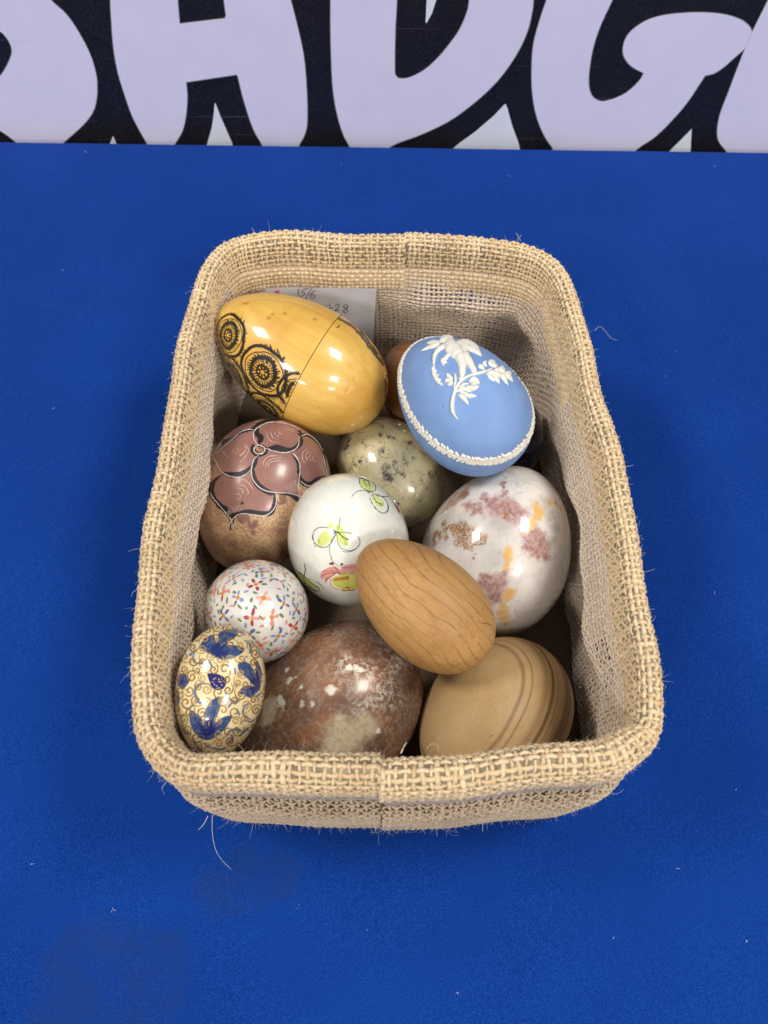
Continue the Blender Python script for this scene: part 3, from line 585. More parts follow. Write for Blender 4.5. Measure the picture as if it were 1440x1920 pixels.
C_ = Paint(e); curls = [[(215, 905), (198, 960), (230, 1000), (290, 1000), (340, 990), (362, 1040), (325, 1080)], [(350, 1185), (270, 1180), (220, 1230), (230, 1310), (270, 1352), (305, 1340)], [(470, 1230), (500, 1290), (560, 1340), (605, 1308)], [(500, 1392), (545, 1330)], [(690, 1352), (650, 1370), (632, 1430), (655, 1475), (710, 1492)], [(580, 1400), (605, 1462)], [(500, 1600), (560, 1578), (625, 1592)], [(600, 1540), (640, 1500), (700, 1512), (735, 1488)], [(500, 1702), (545, 1660), (525, 1620)], [(290, 1690), (320, 1722), (380, 1742), (440, 1752), (500, 1730)], [(110, 1380), (160, 1400), (205, 1348)], [(520, 1045), (560, 1050), (565, 1105)], [(185, 1622), (130, 1600), (95, 1555)], [(640, 800), (690, 830), (700, 900), (680, 905)], [(655, 940), (668, 950)], [(230, 880), (160, 940)], [(200, 1660), (230, 1730), (300, 1780)], [(600, 1640), (640, 1600), (690, 1560)], [(540, 690), (600, 720), (660, 760)], [(740, 1300), (790, 1260)], [(800, 960), (760, 870), (700, 800)], [(550, 1190), (590, 1200)]]
for c0 in curls: C_.stroke(X(c0), random.uniform(3.2, 5.0), 0, out=.00007, taper=(.4, .2))
C_.build('blue_scrolls', LB, r)
S_ = Paint(e); done = []
for t_ in range(6000):
    x = random.uniform(40, 830); y = random.uniform(670, 1830)
    if ((x-437)/395)**2+((y-1255)/580)**2 > 1: continue
    if any(inside((x, y), p) for p, _ in leaves) or math.dist((x, y), (405, 1160)) < 75 or any(math.dist((x, y), d) < 74 for d in done): continue
    done.append((x, y)); ph = random.uniform(0, 6.28); R0 = random.uniform(30, 46); tn = random.uniform(1.0, 1.6); dr = random.choice([-1, 1]); pts = []
    for j in range(13):
        u = j/12; a = ph+dr*u*tn*6.28; R_ = R0*(1-.85*u); pts.append((x+R_*math.cos(a), y+R_*1.1*math.sin(a)))
    a = ph+dr*(-1.1); pts = [(x+R0*1.9*math.cos(a-dr*.5), y+R0*1.9*math.sin(a-dr*.5)), (x+R0*1.4*math.cos(a+.2*dr), y+R0*1.4*math.sin(a+.2*dr))]+pts
    S_.stroke(X(pts), random.uniform(1.9, 2.7), random.choice([0, 0, 1]), out=.00013, n=4)
for t_ in range(90):     # the far side of the egg carries the same scrolls
    q = rng.normal(size=3); q[1] = -abs(q[1])*1.2; q = q/np.linalg.norm(q)*.022; q, n = e.snap(q)
    ax, ay = tangent(n, rng.normal(size=3)); th = np.linspace(0, random.uniform(7, 12), 13); R_ = np.linspace(.0035, .0006, 13)
    S_.stroke(np.stack([R_*np.cos(th), R_*np.sin(th)], -1), .0004, t_ % 2, out=.00013, n=3, local=(q, ax, ay))
S_.build('gold_scrolls', [GD, GD2], r)

# --- yellow two-part wooden egg
e = EGG['yellow']; r = egg_root('yellow', 'painted_egg', 'large varnished yellow wooden egg in two halves with black spiral discs, at the far left', 'egg')
k = NT('yellow_varnished_wood'); gr = k.n('ShaderNodeTexNoise', {'Vector': k.vm('MULTIPLY', k.warp(40, .006), (260, 260, 26)), 'Scale': 1, 'Detail': 5})
c = k.mix(k.ss(gr, .3, .7), lin(214, 169, 76), lin(224, 183, 94)); c = k.mix(k.ss(k.noise(30, 4), .45, .7, 0., .5), c, lin(196, 136, 50))
rd = k.blobs(e.blob([(458, 570, 4.1), (464, 569, 4.1), (470, 566, 2)]), k.warp(400, .002), .5); c = k.mix(k.math('MULTIPLY', rd, .8), c, lin(196, 96, 40))
nk = k.blobs(e.blob([(681, 695, 1.6), (598, 763, 2), (562, 778, 1.2), (547, 643, 1), (590, 600, 5), (512, 590, 4), (505, 597, 5), (535, 588, 4)]), k.warp(500, .002), .6); c = k.mix(k.math('MULTIPLY', nk, .5), c, lin(128, 84, 36))
dm = k.blobs(e.blob([(650, 733, 5), (657, 728, 4), (665, 709, 3), (707, 697, 3), (686, 662, 4), (585, 710, 3), (600, 719, 3)]), k.warp(500, .003), .5)
k.bump(k.math('ADD', k.math('MULTIPLY', k.math('ADD', gr, k.noise(160, 3)), .25), k.math('MULTIPLY', dm, -.8)), .35, .0006)
YW = k.set(col=c, rough=.3, spec=.5, coat=.9, coatr=.07)
zs = float(e.px(np.array([574., 686.]))[0][2]); us = math.acos(zs/e.a)/math.pi
V, Fc = e.body(lo=0, hi=us-.0012); mesh('egg_lid', V*1.004, Fc, YW, r)
V, Fc = e.body(lo=us+.0012, hi=1); mesh('egg_base', V, Fc, YW, r)
V, Fc = e.body(lo=us-.03, hi=us+.03); mesh('inner_collar', V*[.975, .975, 1], Fc, plain('dark_inner_wood', lin(96, 60, 24), .7), r)
BK = glaze('black_burnt_pattern', lin(32, 28, 22))
X = lambda a: cv(a, 380, 520, 3.6)
def clipz(lo):
    def f(P): 
        keep = []
        for V_, Fs in P: keep.append(V_)
    return f
def disc_pattern(px, R_, zmin, sq=1.):
    P = Paint(e); q, n = e.px(X(np.array(px))); ax, ay = tangent(n, np.array([0, 0, 1.])); loc = (q, ax, ay)
    def ok(x, y):
        v = e.snap(q+ax*x*R_+ay*y*R_)[0]; return v[2] > zmin+.0004
    def seg(pts, w_, smooth=True):
        run = []
        for p in list(pts)+[None]:
            if p is not None and ok(*p): run.append((p[0]*R_, p[1]*R_)); continue
            if len(run) > 1: P.stroke(run, w_*R_, 0, out=.00042, local=loc, taper=(.8, .8), n=3 if len(run) > 2 else 2)
            run = []
    for rr, w_ in ((.93, .13), (.76, .035), (.52, .15), (.24, .08)):
        a = np.linspace(0, 2*math.pi, 49); jj = rr*(1+.045*np.sin(a*2+rr*9)+.02*np.sin(a*5+rr*20)+.012*np.array([random.uniform(-1, 1) for _ in a])); jj[-1] = jj[0]
        seg(np.stack([jj*np.cos(a), jj*np.sin(a)*sq], -1), w_)
    for r0, r1, n_, w_ in ((.95, 1.06, 60, .035), (.56, .67, 40, .05), (.36, .47, 26, .05), (.24, .34, 18, .05), (.08, .2, 7, .08)):
        for i in range(n_):
            a = i*6.283/n_+random.uniform(-.04, .04); b = a+random.uniform(.02, .1); x1 = r1*random.uniform(.93, 1.05)
            seg([(r0*math.cos(a), r0*math.sin(a)*sq), (x1*math.cos(b), x1*math.sin(b)*sq)], w_*random.uniform(.8, 1.3))
    P.build('black_spiral_disc', BK, r)
for px, R_ in (((176, 392), .0128), ((408, 638), .0150), ((215, 655), .0125), ((440, 885), .0125), ((650, 790), .0125), ((100, 560), .0085)):
    disc_pattern(px, R_, zs)
P = Paint(e)
for pts, wd in (([(876, 240), (950, 272), (1030, 330), (1118, 440), (1178, 520), (1224, 592)], [5, 8, 6, 5, 5, 8]), ([(874, 262), (950, 300), (1015, 338), (1066, 398), (1126, 478), (1186, 553), (1218, 598)], [2.5, 4, 5, 3, 3, 4, 7]), ([(880, 258), (940, 290), (1010, 318)], [3, 2, 2]), ([(1100, 455), (1130, 490), (1170, 540), (1215, 580)], [1, 1.5, 2, 3]), ([(900, 240), (970, 272), (1050, 345), (1110, 420)], [1, 1, 1.4, 1]), ([(1242, 655), (1247, 720), (1244, 790), (1228, 860)], [5, 6, 7, 5]), ([(1236, 700), (1240, 760), (1232, 820)], [1.5, 1.5, 2])):
    P.stroke(X(pts), wd, 0, out=.00012)
for i in range(16): P.stroke(X([(1225+random.uniform(-6, 8), 660+i*13), (1240+random.uniform(-4, 5), 672+i*13)]), 1.4, 0, out=.00012)
P.stroke(X([(905, 322), (915, 332), (924, 326), (912, 342), (903, 338)]), .9, 0, out=.00014)
P.build('black_line_pattern', BK, r)

# --- pale blue jasper egg box
e = EGG['jasper']; r = egg_root('jasper', 'egg_box', 'matte pale blue egg box with white raised winged figure and leaf border', 'egg box')
k = NT('pale_blue_jasper'); n = k.noise(70, 3)
c = k.mix(k.ss(n, .3, .7), lin(112, 144, 194), lin(120, 152, 202)); c = k.mix(k.math('MULTIPLY', k.ss(k.noise(1500, 2), .5, .8), .15), c, lin(150, 176, 214))
sm_ = k.blobs(e.blob([(768, 760, 9), (778, 785, 9), (790, 805, 9), (762, 748, 6)]), k.warp(150, .004), .7); c = k.mix(k.math('MULTIPLY', sm_, .35), c, lin(150, 150, 146))
sp_ = k.blobs(e.blob([(831, 762, 1.6)]), k.warp(600, .001), .5); c = k.mix(sp_, c, lin(30, 34, 60))
k.bump(k.noise(2500, 2), .12, .0002); JB = k.set(col=c, rough=.58, spec=.35)
k = NT('white_jasper_relief'); JW = k.set(col=k.mix(k.ss(k.noise(500, 3), .3, .7), lin(226, 224, 214), lin(214, 211, 200)), rough=.55, spec=.35)
def half(name, sgn, off, scale, mat):
    V, Fc = e.body(nu=144, nv=96); V = V*scale; o = mesh(name, V, Fc, mat, r); bm = bmesh.new(); bm.from_mesh(o.data)
    g = bm.verts[:]+bm.edges[:]+bm.faces[:]
    res = bmesh.ops.bisect_plane(bm, geom=g, plane_co=(0, off, 0), plane_no=(0, sgn, 0), clear_inner=True)
    edg = [x for x in res['geom_cut'] if isinstance(x, bmesh.types.BMEdge)]
    ex = bmesh.ops.extrude_edge_only(bm, edges=edg)
    for v_ in ex['geom']:
        if isinstance(v_, bmesh.types.BMVert): v_.co.x *= .93; v_.co.z *= .94
    bm.to_mesh(o.data); bm.free(); return o
half('lid', 1, -.0006, 1.0, JB); half('base', -1, -.0014, .992, JB)
V, Fc = e.body(); o = mesh('inner_rim', V*[.955, .25, .955], Fc, JB, r)
# leaf border round the lid
P = Paint(e); NB = 150
for i in range(NB):
    a = 2*math.pi*i/NB
    q, n = e.snap(np.array([e.b*math.cos(a)*.98, .0078, e.a*math.sin(a)*.98])); q2, _ = e.snap(np.array([e.b*math.cos(a+.05)*.98, .0078, e.a*math.sin(a+.05)*.98]))
    ax, ay = tangent(n, q2-q)
    for sgn in (-1, 1):
        an = sgn*random.uniform(.6, 1.25); L = random.uniform(.0034, .0044)*(1 if i % 2 else .8); d = np.array([math.cos(an), math.sin(an)])
        P.stroke([d*.0001, d*L*.55+np.array([0, .0002*sgn]), d*L], [.0007, .0018, .0004], 0, out=.0001, dome=.0009, cols=5, n=3, local=(q, ax, ay))
    P.stroke([(-.001, 0), (.0004, .0002*random.uniform(-1, 1)), (.0022, 0)], [.0010, .0017, .0010], 0, out=.0001, dome=.0007, cols=5, n=3, local=(q, ax, ay))
P.build('leaf_border', JW, r)
X = lambda a: cv(a, 700, 600, 4)
def relief(name, items):
    P = Paint(e)
    for pts, wd, dm in items: P.stroke(X(pts), wd, 0, out=-.0001, dome=dm, cols=7, n=6, taper=(.45, .45))
    return P.build(name, JW, r)
relief('winged_figure_relief', [
 ([(495, 165), (530, 145), (565, 140), (602, 160)], [10, 14, 15, 10], .0016), ([(520, 125), (550, 118), (580, 130)], [6, 9, 6], .0013),
 ([(530, 185), (575, 200), (620, 235), (650, 290)], [20, 27, 27, 26], .0024), ([(632, 255), (658, 300), (668, 360), (664, 445)], [24, 20, 15, 11], .0024), ([(672, 245), (710, 300), (745, 360), (772, 412)], [18, 15, 12, 9], .002),
 ([(560, 190), (505, 215), (465, 260), (452, 340)], [9, 8, 7, 6], .0014), ([(640, 440), (660, 445), (690, 440)], [6, 8, 5], .0014), ([(610, 185), (660, 215), (700, 240)], [8, 7, 5], .0012)]
 + [([(500, 180), (450, 195), (358, 234)], [6, 7, 4], .0011), ([(505, 170), (450, 168), (402, 178)], [5, 7, 4], .001), ([(490, 190), (440, 205), (385, 215)], [5, 6, 4], .001)]
 + [([(620, 170), (660+i*18, 175+i*10), (690+i*20, 225+i*8)], [5, 7, 4], .0011) for i in range(7)] + [([(630, 165), (700, 165), (760, 200), (812, 268)], [8, 9, 9, 4], .0012)]
 + [([(590, 240), (555-i*10, 280+i*8), (520+i*9, 345-i*6)], [5, 6, 3.5], .001) for i in range(5)])
relief('wreath_relief', [([(452+i*6, 345+i*16), (440+i*8+(-12 if i % 2 else 22), 355+i*17)], [3, 5.5, 2], .0009) for i in range(9)] + [([(455, 340), (455, 400), (480, 450), (512, 495)], [6, 8, 8, 4], .0009)])
relief('branch_relief', [([(636, 748), (600, 690), (597, 610), (615, 530), (650, 470), (720, 420), (830, 393), (880, 370), (905, 350)], [3, 8, 8, 6, 5.5, 5, 5, 4, 3], .0014), ([(610, 400), (618, 450), (605, 520)], [4, 5, 4], .001), ([(640, 510), (680, 485), (720, 480)], [4, 5, 3], .001),
 ([(600, 470), (560, 455), (540, 470)], [6, 9, 6], .0011), ([(598, 450), (565, 420), (548, 400)], [5, 8, 4], .0011), ([(600, 480), (570, 485), (555, 480)], [4, 7, 4], .0009),
 ([(720, 470), (755, 450), (795, 480)], [8, 13, 9], .0013), ([(700, 500), (745, 515), (790, 500)], [7, 11, 7], .0012), ([(730, 485), (760, 482), (775, 490)], [6, 9, 6], .0018),
 ([(625, 540), (680, 515), (738, 545)], [5, 9, 3], .001), ([(640, 560), (680, 590), (715, 635)], [6, 10, 3], .0011), ([(690, 560), (735, 570), (777, 573)], [6, 8, 3], .001), ([(650, 540), (700, 560), (730, 590)], [7, 9, 4], .0011)])
relief('blossom_relief', [([(835, 375), (805, 350), (790, 335)], [5, 9, 5], .001), ([(850, 350), (830, 325), (850, 312)], [4, 7, 5], .001), ([(890, 350), (880, 320), (915, 335)], [7, 12, 8], .0012), ([(930, 350), (900, 340), (870, 330)], [6, 9, 5], .0011),
 ([(860, 395), (900, 400), (930, 450), (945, 480)], [6, 9, 8, 3], .0011), ([(850, 400), (880, 430), (910, 465)], [5, 9, 4], .001), ([(900, 385), (950, 375), (985, 400)], [7, 12, 8], .0013), ([(940, 400), (975, 430), (1010, 492)], [7, 10, 3], .0011), ([(985, 400), (1010, 420), (1045, 462)], [8, 12, 3], .0012), ([(900, 395), (930, 415), (960, 425)], [7, 10, 6], .0015), ([(985, 395), (1015, 400), (1030, 415)], [6, 9, 5], .001), ([(930, 370), (960, 360), (990, 385)], [4, 7, 4], .001)])

# ------------------------------------------------------------------ burlap basket
RIM = [(-.0991, .0837), (-.1016, .0966), (-.1043, .117), (-.1057, .1339), (-.1063, .1491), (-.1071, .1732), (-.1073, .1991), (-.1071, .2239), (-.1069, .2538), (-.107, .2826), (-.106, .3055), (-.1033, .3257), (-.0973, .3426), (-.0878, .3522), (-.0729, .3560), (-.0487, .3575), (-.0183, .3575), (.0091, .3566), (.0394, .3539), (.0665, .3513), (.0814, .3482), (.0926, .3409), (.1003, .3299), (.1047, .3135), (.1065, .2939), (.1077, .2715), (.1091, .247), (.111, .2239), (.1123, .2021), (.113, .1816), (.1132, .1596), (.1129, .1414), (.1122, .1242), (.1115, .1078), (.1105, .0922), (.1088, .0795), (.1055, .0703), (.0982, .0634), (.0883, .0585), (.076, .0565), (.0559, .0552), (.0359, .0541), (.0159, .0531), (-.0008, .0524), (-.0238, .0527), (-.0437, .0531), (-.0598, .0546), (-.074, .0565), (-.0847, .0614), (-.093, .0693), (-.0973, .0764)]
Q = catmull(RIM, 10, True)
for _ in range(12): Q = .5*Q+.25*(np.roll(Q, 1, 0)+np.roll(Q, -1, 0))
sl = np.r_[0, np.cumsum(np.linalg.norm(np.roll(Q, -1, 0)-Q, axis=1))]; PER = sl[-1]
Qc = np.vstack([Q, Q[:1]])
TG = np.roll(Q, -1, 0)-np.roll(Q, 1, 0); TG /= np.linalg.norm(TG, axis=1)[:, None]
for _ in range(10): TG = .5*TG+.25*(np.roll(TG, 1, 0)+np.roll(TG, -1, 0))
TG /= np.linalg.norm(TG, axis=1)[:, None]; TGc = np.vstack([TG, TG[:1]])
def plan(s):
    s = np.mod(s, PER); p = np.stack([np.interp(s, sl, Qc[:, i]) for i in (0, 1)], -1); t = np.stack([np.interp(s, sl, TGc[:, i]) for i in (0, 1)], -1)
    t /= np.linalg.norm(t, axis=-1)[..., None]
    return p, np.stack([t[..., 1], -t[..., 0]], -1)          # inward normal (outline runs clockwise seen from above)
s_near = sl[np.argmin(np.abs(Q[:, 0]+.001)+10*(Q[:, 1] > .2))]; s_far = sl[np.argmin(np.abs(Q[:, 0]-.0108)+10*(Q[:, 1] < .2))]
def sd(s, c): return np.mod(s-c+PER/2, PER)-PER/2
OUTP = [(.0045, .0028), (.0036, .02), (.0030, .05), (.0034, .08), (.0040, .1035)]; OZ = [p[1] for p in OUTP]; OD = [p[0] for p in OUTP]
class Strip:
    def __init__(s_, path, bulge=None, rimwob=0., clear=0.):
        s_.clear = clear;
        p = catmull(path, 10); s_.p = p; s_.l = np.r_[0, np.cumsum(np.linalg.norm(np.diff(p, axis=0), axis=1))]; s_.L = s_.l[-1]; s_.bulge = bulge; s_.rw = rimwob
    def pos(s_, s, v):
        d = np.interp(v, s_.l, s_.p[:, 0]); z = np.interp(v, s_.l, s_.p[:, 1]); p, n = plan(s)
        if s_.bulge is not None: d = d+s_.bulge(s, z, p)
        u = s/PER*2*math.pi
        top = np.clip(z/.12, 0, 1)**3
        z = z+top*(.0009*np.sin(3*u+1)+.0008*np.sin(7*u+.5)+.0005*np.sin(13*u))
        # far and near seams: the cloth laps over itself
        for c in (s_near, s_far):
            q = -sd(s, c) if c == s_near else sd(s, c)
            d = d-np.where(q > 0, .0017*np.exp(-q/.035), 0)*(1 if s_.rw else .6)
        if s_.clear: d = np.maximum(d, np.interp(z, OZ, OD)-.0022*np.sin(np.clip(z/.1, 0, 1)*math.pi)+s_.clear)
        d = d+.0006*np.sin(9*u)+.0004*np.sin(17*u+2)
        if s_.rw:      # the near edge is folded thicker than the rest
            nw = np.clip((.078-p[..., 1])/.014, 0, 1)*np.clip((p[..., 0]+.095)/.06, .15, 1); d = d*(1+.28*nw)+.0022*nw; z = z+.0012*nw
        return np.stack([p[..., 0]+n[..., 0]*d, p[..., 1]+n[..., 1]*d, z], -1)
    def frame(s_, s, v):
        e = 2e-4; a = s_.pos(s+e, v)-s_.pos(s-e, v); b = s_.pos(s, np.minimum(v+e, s_.L))-s_.pos(s, np.maximum(v-e, 0)); n = np.cross(a, b)
        return n/(np.linalg.norm(n, axis=-1)[..., None]+1e-12)
def INW(st):
    s0 = np.array([s_far]); v0 = np.array([st.L*.5]); return 1. if st.frame(s0, v0)[0][1] < 0 else -1.     # +1: normal looks into the basket
def weave(name, st, pitch, mat, parent, vp=1., seg=3, sides=5, rw=.44, rt=.30, amp=.30, jit=.10, flip=1):
    Nw = int(round(PER/(pitch*1.14)/2))*2; ps = PER/Nw; Nr = max(2, int(round(st.L/pitch/vp))); pv = st.L/Nr
    th = np.linspace(0, 2*math.pi, sides, endpoint=False)+.3; VV = []; FF = []; off = 0
    J = rng.normal(size=(6, 4))
    def tube(C, N, T, closed, rad):                      # C: yarns x samples x 3
        nonlocal off
        B = np.cross(T, N); B /= np.linalg.norm(B, axis=-1)[..., None]
        V = C[:, :, None]+B[:, :, None]*(rw*pitch*np.cos(th))[None, None, :, None]*rad[:, :, None, None]+N[:, :, None]*(rt*pitch*np.sin(th))[None, None, :, None]*rad[:, :, None, None]
        Y, M = C.shape[:2]; f = grid_faces(M, sides, closed, True)
        VV.append(V.reshape(-1, 3)); FF.append((f[None]+(np.arange(Y)*M*sides)[:, None, None]).reshape(-1, 4)+off); off += Y*M*sides
    # warp: up the wall
    i = np.arange(Nw)[:, None]; v = np.linspace(0, st.L, Nr*seg+1)[None]
    s = (i+.5)*ps+ps*jit*(np.sin(v/pitch*1.3+rng.uniform(0, 6, (Nw, 1)))+rng.normal(size=(Nw, 1)))+0*v; vv = v+0*s
    N = st.frame(s, vv); C = st.pos(s, vv)+N*(flip*amp*pitch*np.cos(math.pi*(vv/pv-.5+i)))[..., None]
    T = np.gradient(C, axis=1); T /= np.linalg.norm(T, axis=-1)[..., None]
    rad = 1+.18*rng.normal(size=(Nw, 1))+.12*rng.normal(size=vv.shape)+.5*(rng.random((Nw, 1)) < .04); tube(C, N, T, False, np.clip(rad, .6, 1.45))
    # weft: round the basket
    j = np.arange(Nr)[:, None]; M = Nw*seg; s = (np.arange(M)/seg*ps)[None]+0*j; 
    vv = (j+.5)*pv+pv*jit*(np.sin(s/PER*6.283*rng.integers(5, 30, (Nr, 1))+rng.uniform(0, 6, (Nr, 1)))+.6*rng.normal(size=(Nr, 1)))
    vv = np.clip(vv, 0, st.L)
    N = st.frame(s, vv); C = st.pos(s, vv)-N*(flip*amp*pitch*np.cos(math.pi*(s/ps-.5+j)))[..., None]
    T = np.roll(C, -1, 1)-np.roll(C, 1, 1); T /= np.linalg.norm(T, axis=-1)[..., None]
    rad = 1+.16*rng.normal(size=(Nr, 1))+.13*rng.normal(size=vv.shape)+.35*np.clip(np.sin(s*140+rng.uniform(0, 6, (Nr, 1)))*np.sin(s*37+rng.uniform(0, 6, (Nr, 1)))-.55, 0, 1); tube(C, N, T, True, np.clip(rad, .6, 1.5))
    return mesh(name, np.vstack(VV), np.vstack(FF), mat, parent)
def sheet(name, st, off, mat, parent, nu=360, nv=24):
    s = (np.arange(nu)/nu*PER)[:, None]+0*np.zeros((1, nv)); v = np.linspace(0, st.L, nv)[None]+0*s
    V = st.pos(s, v)+st.frame(s, v)*off; return mesh(name, V.reshape(-1, 3), grid_faces(nu, nv, True, False), mat, parent)
def yarn(name, a, b, dk):
    k = NT(name); ri = k.n('ShaderNodeNewGeometry', out='Random Per Island')
    f = k.noise(3500, 3, .7); g = k.noise(25, 3)
    c = k.mix(ri, a, b); c = k.mix(k.math('MULTIPLY', k.ss(f, .45, .7), .5), c, dk); c = k.mix(k.math('MULTIPLY', k.ss(g, .45, .7), .35), c, dk)
    k.bump(f, .7, .0004); return k.set(col=c, rough=.85, spec=.2, sheen=.2)
JUTE = yarn('jute_yarn', lin(214, 186, 142), lin(240, 218, 180), lin(172, 140, 98))
JUTE2 = yarn('jute_yarn_shaded_wall', lin(200, 176, 142), lin(220, 198, 166), lin(146, 120, 90))  # same jute as the cuff, darkened: the wall's shade is in its colour
LINY = yarn('lining_yarn', lin(222, 203, 180), lin(235, 218, 198), lin(186, 166, 142))
k = NT('grey_film_backing'); BACK = k.set(col=k.mix(k.ss(k.noise(300, 3), .3, .7), lin(146, 134, 114), lin(116, 104, 84)), rough=.5, spec=.3)
k = NT('lining_film'); n = k.noise(60, 4); c = k.mix(k.ss(n, .3, .7), lin(212, 195, 178), lin(190, 172, 154))
# the film is torn away where the daylight of the cloth shows through the weave
hole = k.blobs([(.06, .346, .075, .026), (.035, .346, .08, .02), (.085, .335, .07, .018), (.107, .10, .05, .028), (.107, .13, .03, .025), (.11, .16, .085, .012), (.107, .115, .085, .016), (.112, .19, .03, .03), (.112, .24, .03, .03), (.112, .15, .04, .025), (.08, .345, .04, .022), (.04, .35, .035, .02), (.108, .09, .04, .03)], k.warp(60, .014), .25)
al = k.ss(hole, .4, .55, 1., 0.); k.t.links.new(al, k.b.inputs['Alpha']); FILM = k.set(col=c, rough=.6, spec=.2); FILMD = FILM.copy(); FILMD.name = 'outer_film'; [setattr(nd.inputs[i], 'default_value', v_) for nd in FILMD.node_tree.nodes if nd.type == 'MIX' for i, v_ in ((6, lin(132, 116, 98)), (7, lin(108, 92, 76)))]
bk = empty('burlap_basket', (.003, .205, 0))
def own(o): o.location = (-.003, -.205, 0); return o
near_w = lambda p: np.clip((.12-p[..., 1])/.05, 0, 1)
def ob(s, z, p): return -.0022*np.sin(np.clip(z/.1, 0, 1)*math.pi)-.0028*np.clip((.075-p[..., 1])/.015, 0, 1)*np.exp(-((z-.075)/.022)**2)
outer = Strip(OUTP, ob)
cuff_p = [(.0002, .1015), (-.0004, .106), (-.0003, .112), (.0008, .1178), (.0035, .1212), (.0062, .1210), (.0088, .1180), (.0098, .113), (.0104, .105), (.0108, .0985)]
def cb(s, z, p):     # the cuff reaches deeper on the far wall
    return 0*z
cuff = Strip(cuff_p, None, 1.)
far_p = [(.0105, .101), (.0110, .094), (.0114, .0885)]
def lb(s, z, p):
    u = s/PER*2*math.pi; h = np.clip((.100-z)/.03, 0, 1)
    f = .0016*np.sin(11*u+z*55)+.0012*np.sin(23*u-z*90+1)+.0009*np.sin(5*u+z*140)
    farr = np.exp(-((p[..., 0]-.055)/.04)**2)*np.clip((p[..., 1]-.3)/.03, 0, 1)
    f = f+farr*(.0060*np.exp(-((z-.080)/.010)**2)-.003*np.exp(-((z-.052)/.012)**2))
    right = np.clip((p[..., 0]-.09)/.01, 0, 1); f = f+right*(.004*np.exp(-((z-.085)/.018)**2))
    left = np.clip((-.09-p[..., 0])/.01, 0, 1); f = f+left*.003*np.exp(-((z-.09)/.008)**2)
    return f*h
lining = Strip([(.0050, .0055), (.0040, .03), (.0045, .05), (.0068, .063), (.0115, .074), (.0128, .085), (.0120, .095), (.0108, .104)], lb, 0., .0026)
own(weave('outer_wall', outer, .0027, JUTE2, bk, vp=1.6, seg=3, sides=4, rw=.31, rt=.24, amp=.22))
own(sheet('outer_backing', Strip([(a_+.0009, z_) for a_, z_ in OUTP], ob), 0, FILMD, bk))
own(weave('rim_cuff', cuff, .0027, JUTE, bk, seg=4, sides=6, rw=.30, rt=.24, amp=.22, jit=.13))
own(sheet('cuff_backing', cuff, -.0007 if False else .0, BACK, bk, nv=30))
own(weave('lining_cloth', lining, .0026, LINY, bk, seg=3, sides=4, rw=.36, rt=.18, amp=.15, jit=.08))
own(sheet('lining_film', lining, -.0001*INW(lining), FILM, bk, nv=60))
own(sheet('film_edge', Strip([(-.0010, .0962), (-.0006, .1000), (.0006, .1040)], None, 1.), 0, plain('lilac_film', lin(164, 150, 138), .7, .2, 0, .35), bk, nv=4))
# floor of the basket
s = np.arange(240)/240*PER; p, n = plan(s); ctr = p.mean(0)
V = [(ctr[0], ctr[1], .0035)]; nr = 20
for r_ in range(1, nr+1):
    f_ = r_/nr; q = ctr+(p+n*.004-ctr)*f_; V += [(x, y, .0035+.0006*math.sin(60*x)*math.sin(50*y)) for x, y in q]
Fc = [(0, 1+i, 1+(i+1) % 240) for i in range(240)]+[(1+r_*240+i, 1+(r_+1)*240+i, 1+(r_+1)*240+(i+1) % 240, 1+r_*240+(i+1) % 240) for r_ in range(nr-1) for i in range(240)]
own(mesh('basket_floor', V, Fc, plain('floor_cloth', lin(112, 96, 80), .9, .1, 0, .2), bk))
# far cuff hem: a second, lower band of burlap inside the far wall
hem = Strip([(.0112, .1035), (.0122, .097), (.0128, .0905)], None, 1.)
def part_weave(name, st, s0, s1, pitch, mat, flip=1):      # open strip between two places on the rim
    global PER
    n = int((s1-s0)/pitch); seg = 4; sides = 6; th = np.linspace(0, 2*math.pi, sides, endpoint=False)+.3; Nr = max(2, int(round(st.L/pitch))); pv = st.L/Nr; VV = []; FF = []; off = 0
    def tube(C, N):
        nonlocal off
        T = np.gradient(C, axis=1); T /= np.linalg.norm(T, axis=-1)[..., None]; B = np.cross(T, N); B /= np.linalg.norm(B, axis=-1)[..., None]
        rad = np.clip(1+.12*rng.normal(size=(C.shape[0], 1))+.1*rng.normal(size=C.shape[:2]), .6, 1.4)
        V = C[:, :, None]+B[:, :, None]*(.31*pitch*np.cos(th))[None, None, :, None]*rad[:, :, None, None]+N[:, :, None]*(.24*pitch*np.sin(th))[None, None, :, None]*rad[:, :, None, None]
        Y, M = C.shape[:2]; f = grid_faces(M, sides, False, True); VV.append(V.reshape(-1, 3)); FF.append((f[None]+(np.arange(Y)*M*sides)[:, None, None]).reshape(-1, 4)+off); off += Y*M*sides
    i = np.arange(n)[:, None]; v = np.linspace(0, st.L, Nr*seg+1)[None]; s = s0+(i+.5)*pitch+pitch*.1*(np.sin(v/pitch*1.3+rng.uniform(0, 6, (n, 1))))+0*v; v = v+0*s
    N = st.frame(s, v); tube(st.pos(s, v)+N*(flip*.22*pitch*np.cos(math.pi*(v/pv-.5+i)))[..., None], N)
    j = np.arange(Nr)[:, None]; s = s0+(np.arange(n*seg+1)/seg*pitch)[None]+0*j; v = (j+.5)*pv+pv*.1*np.sin(s*90+j)
    N = st.frame(s, v); tube(st.pos(s, v)-N*(flip*.22*pitch*np.cos(math.pi*((s-s0)/pitch-.5+j)))[..., None], N)
    return mesh(name, np.vstack(VV), np.vstack(FF), mat, bk)
iL = sl[12]; iL = sl[np.argmin((Q[:, 0]+.100)**2+(Q[:, 1]-.336)**2)]; iR = sl[np.argmin((Q[:, 0]-.1085)**2+(Q[:, 1]-.25)**2)]
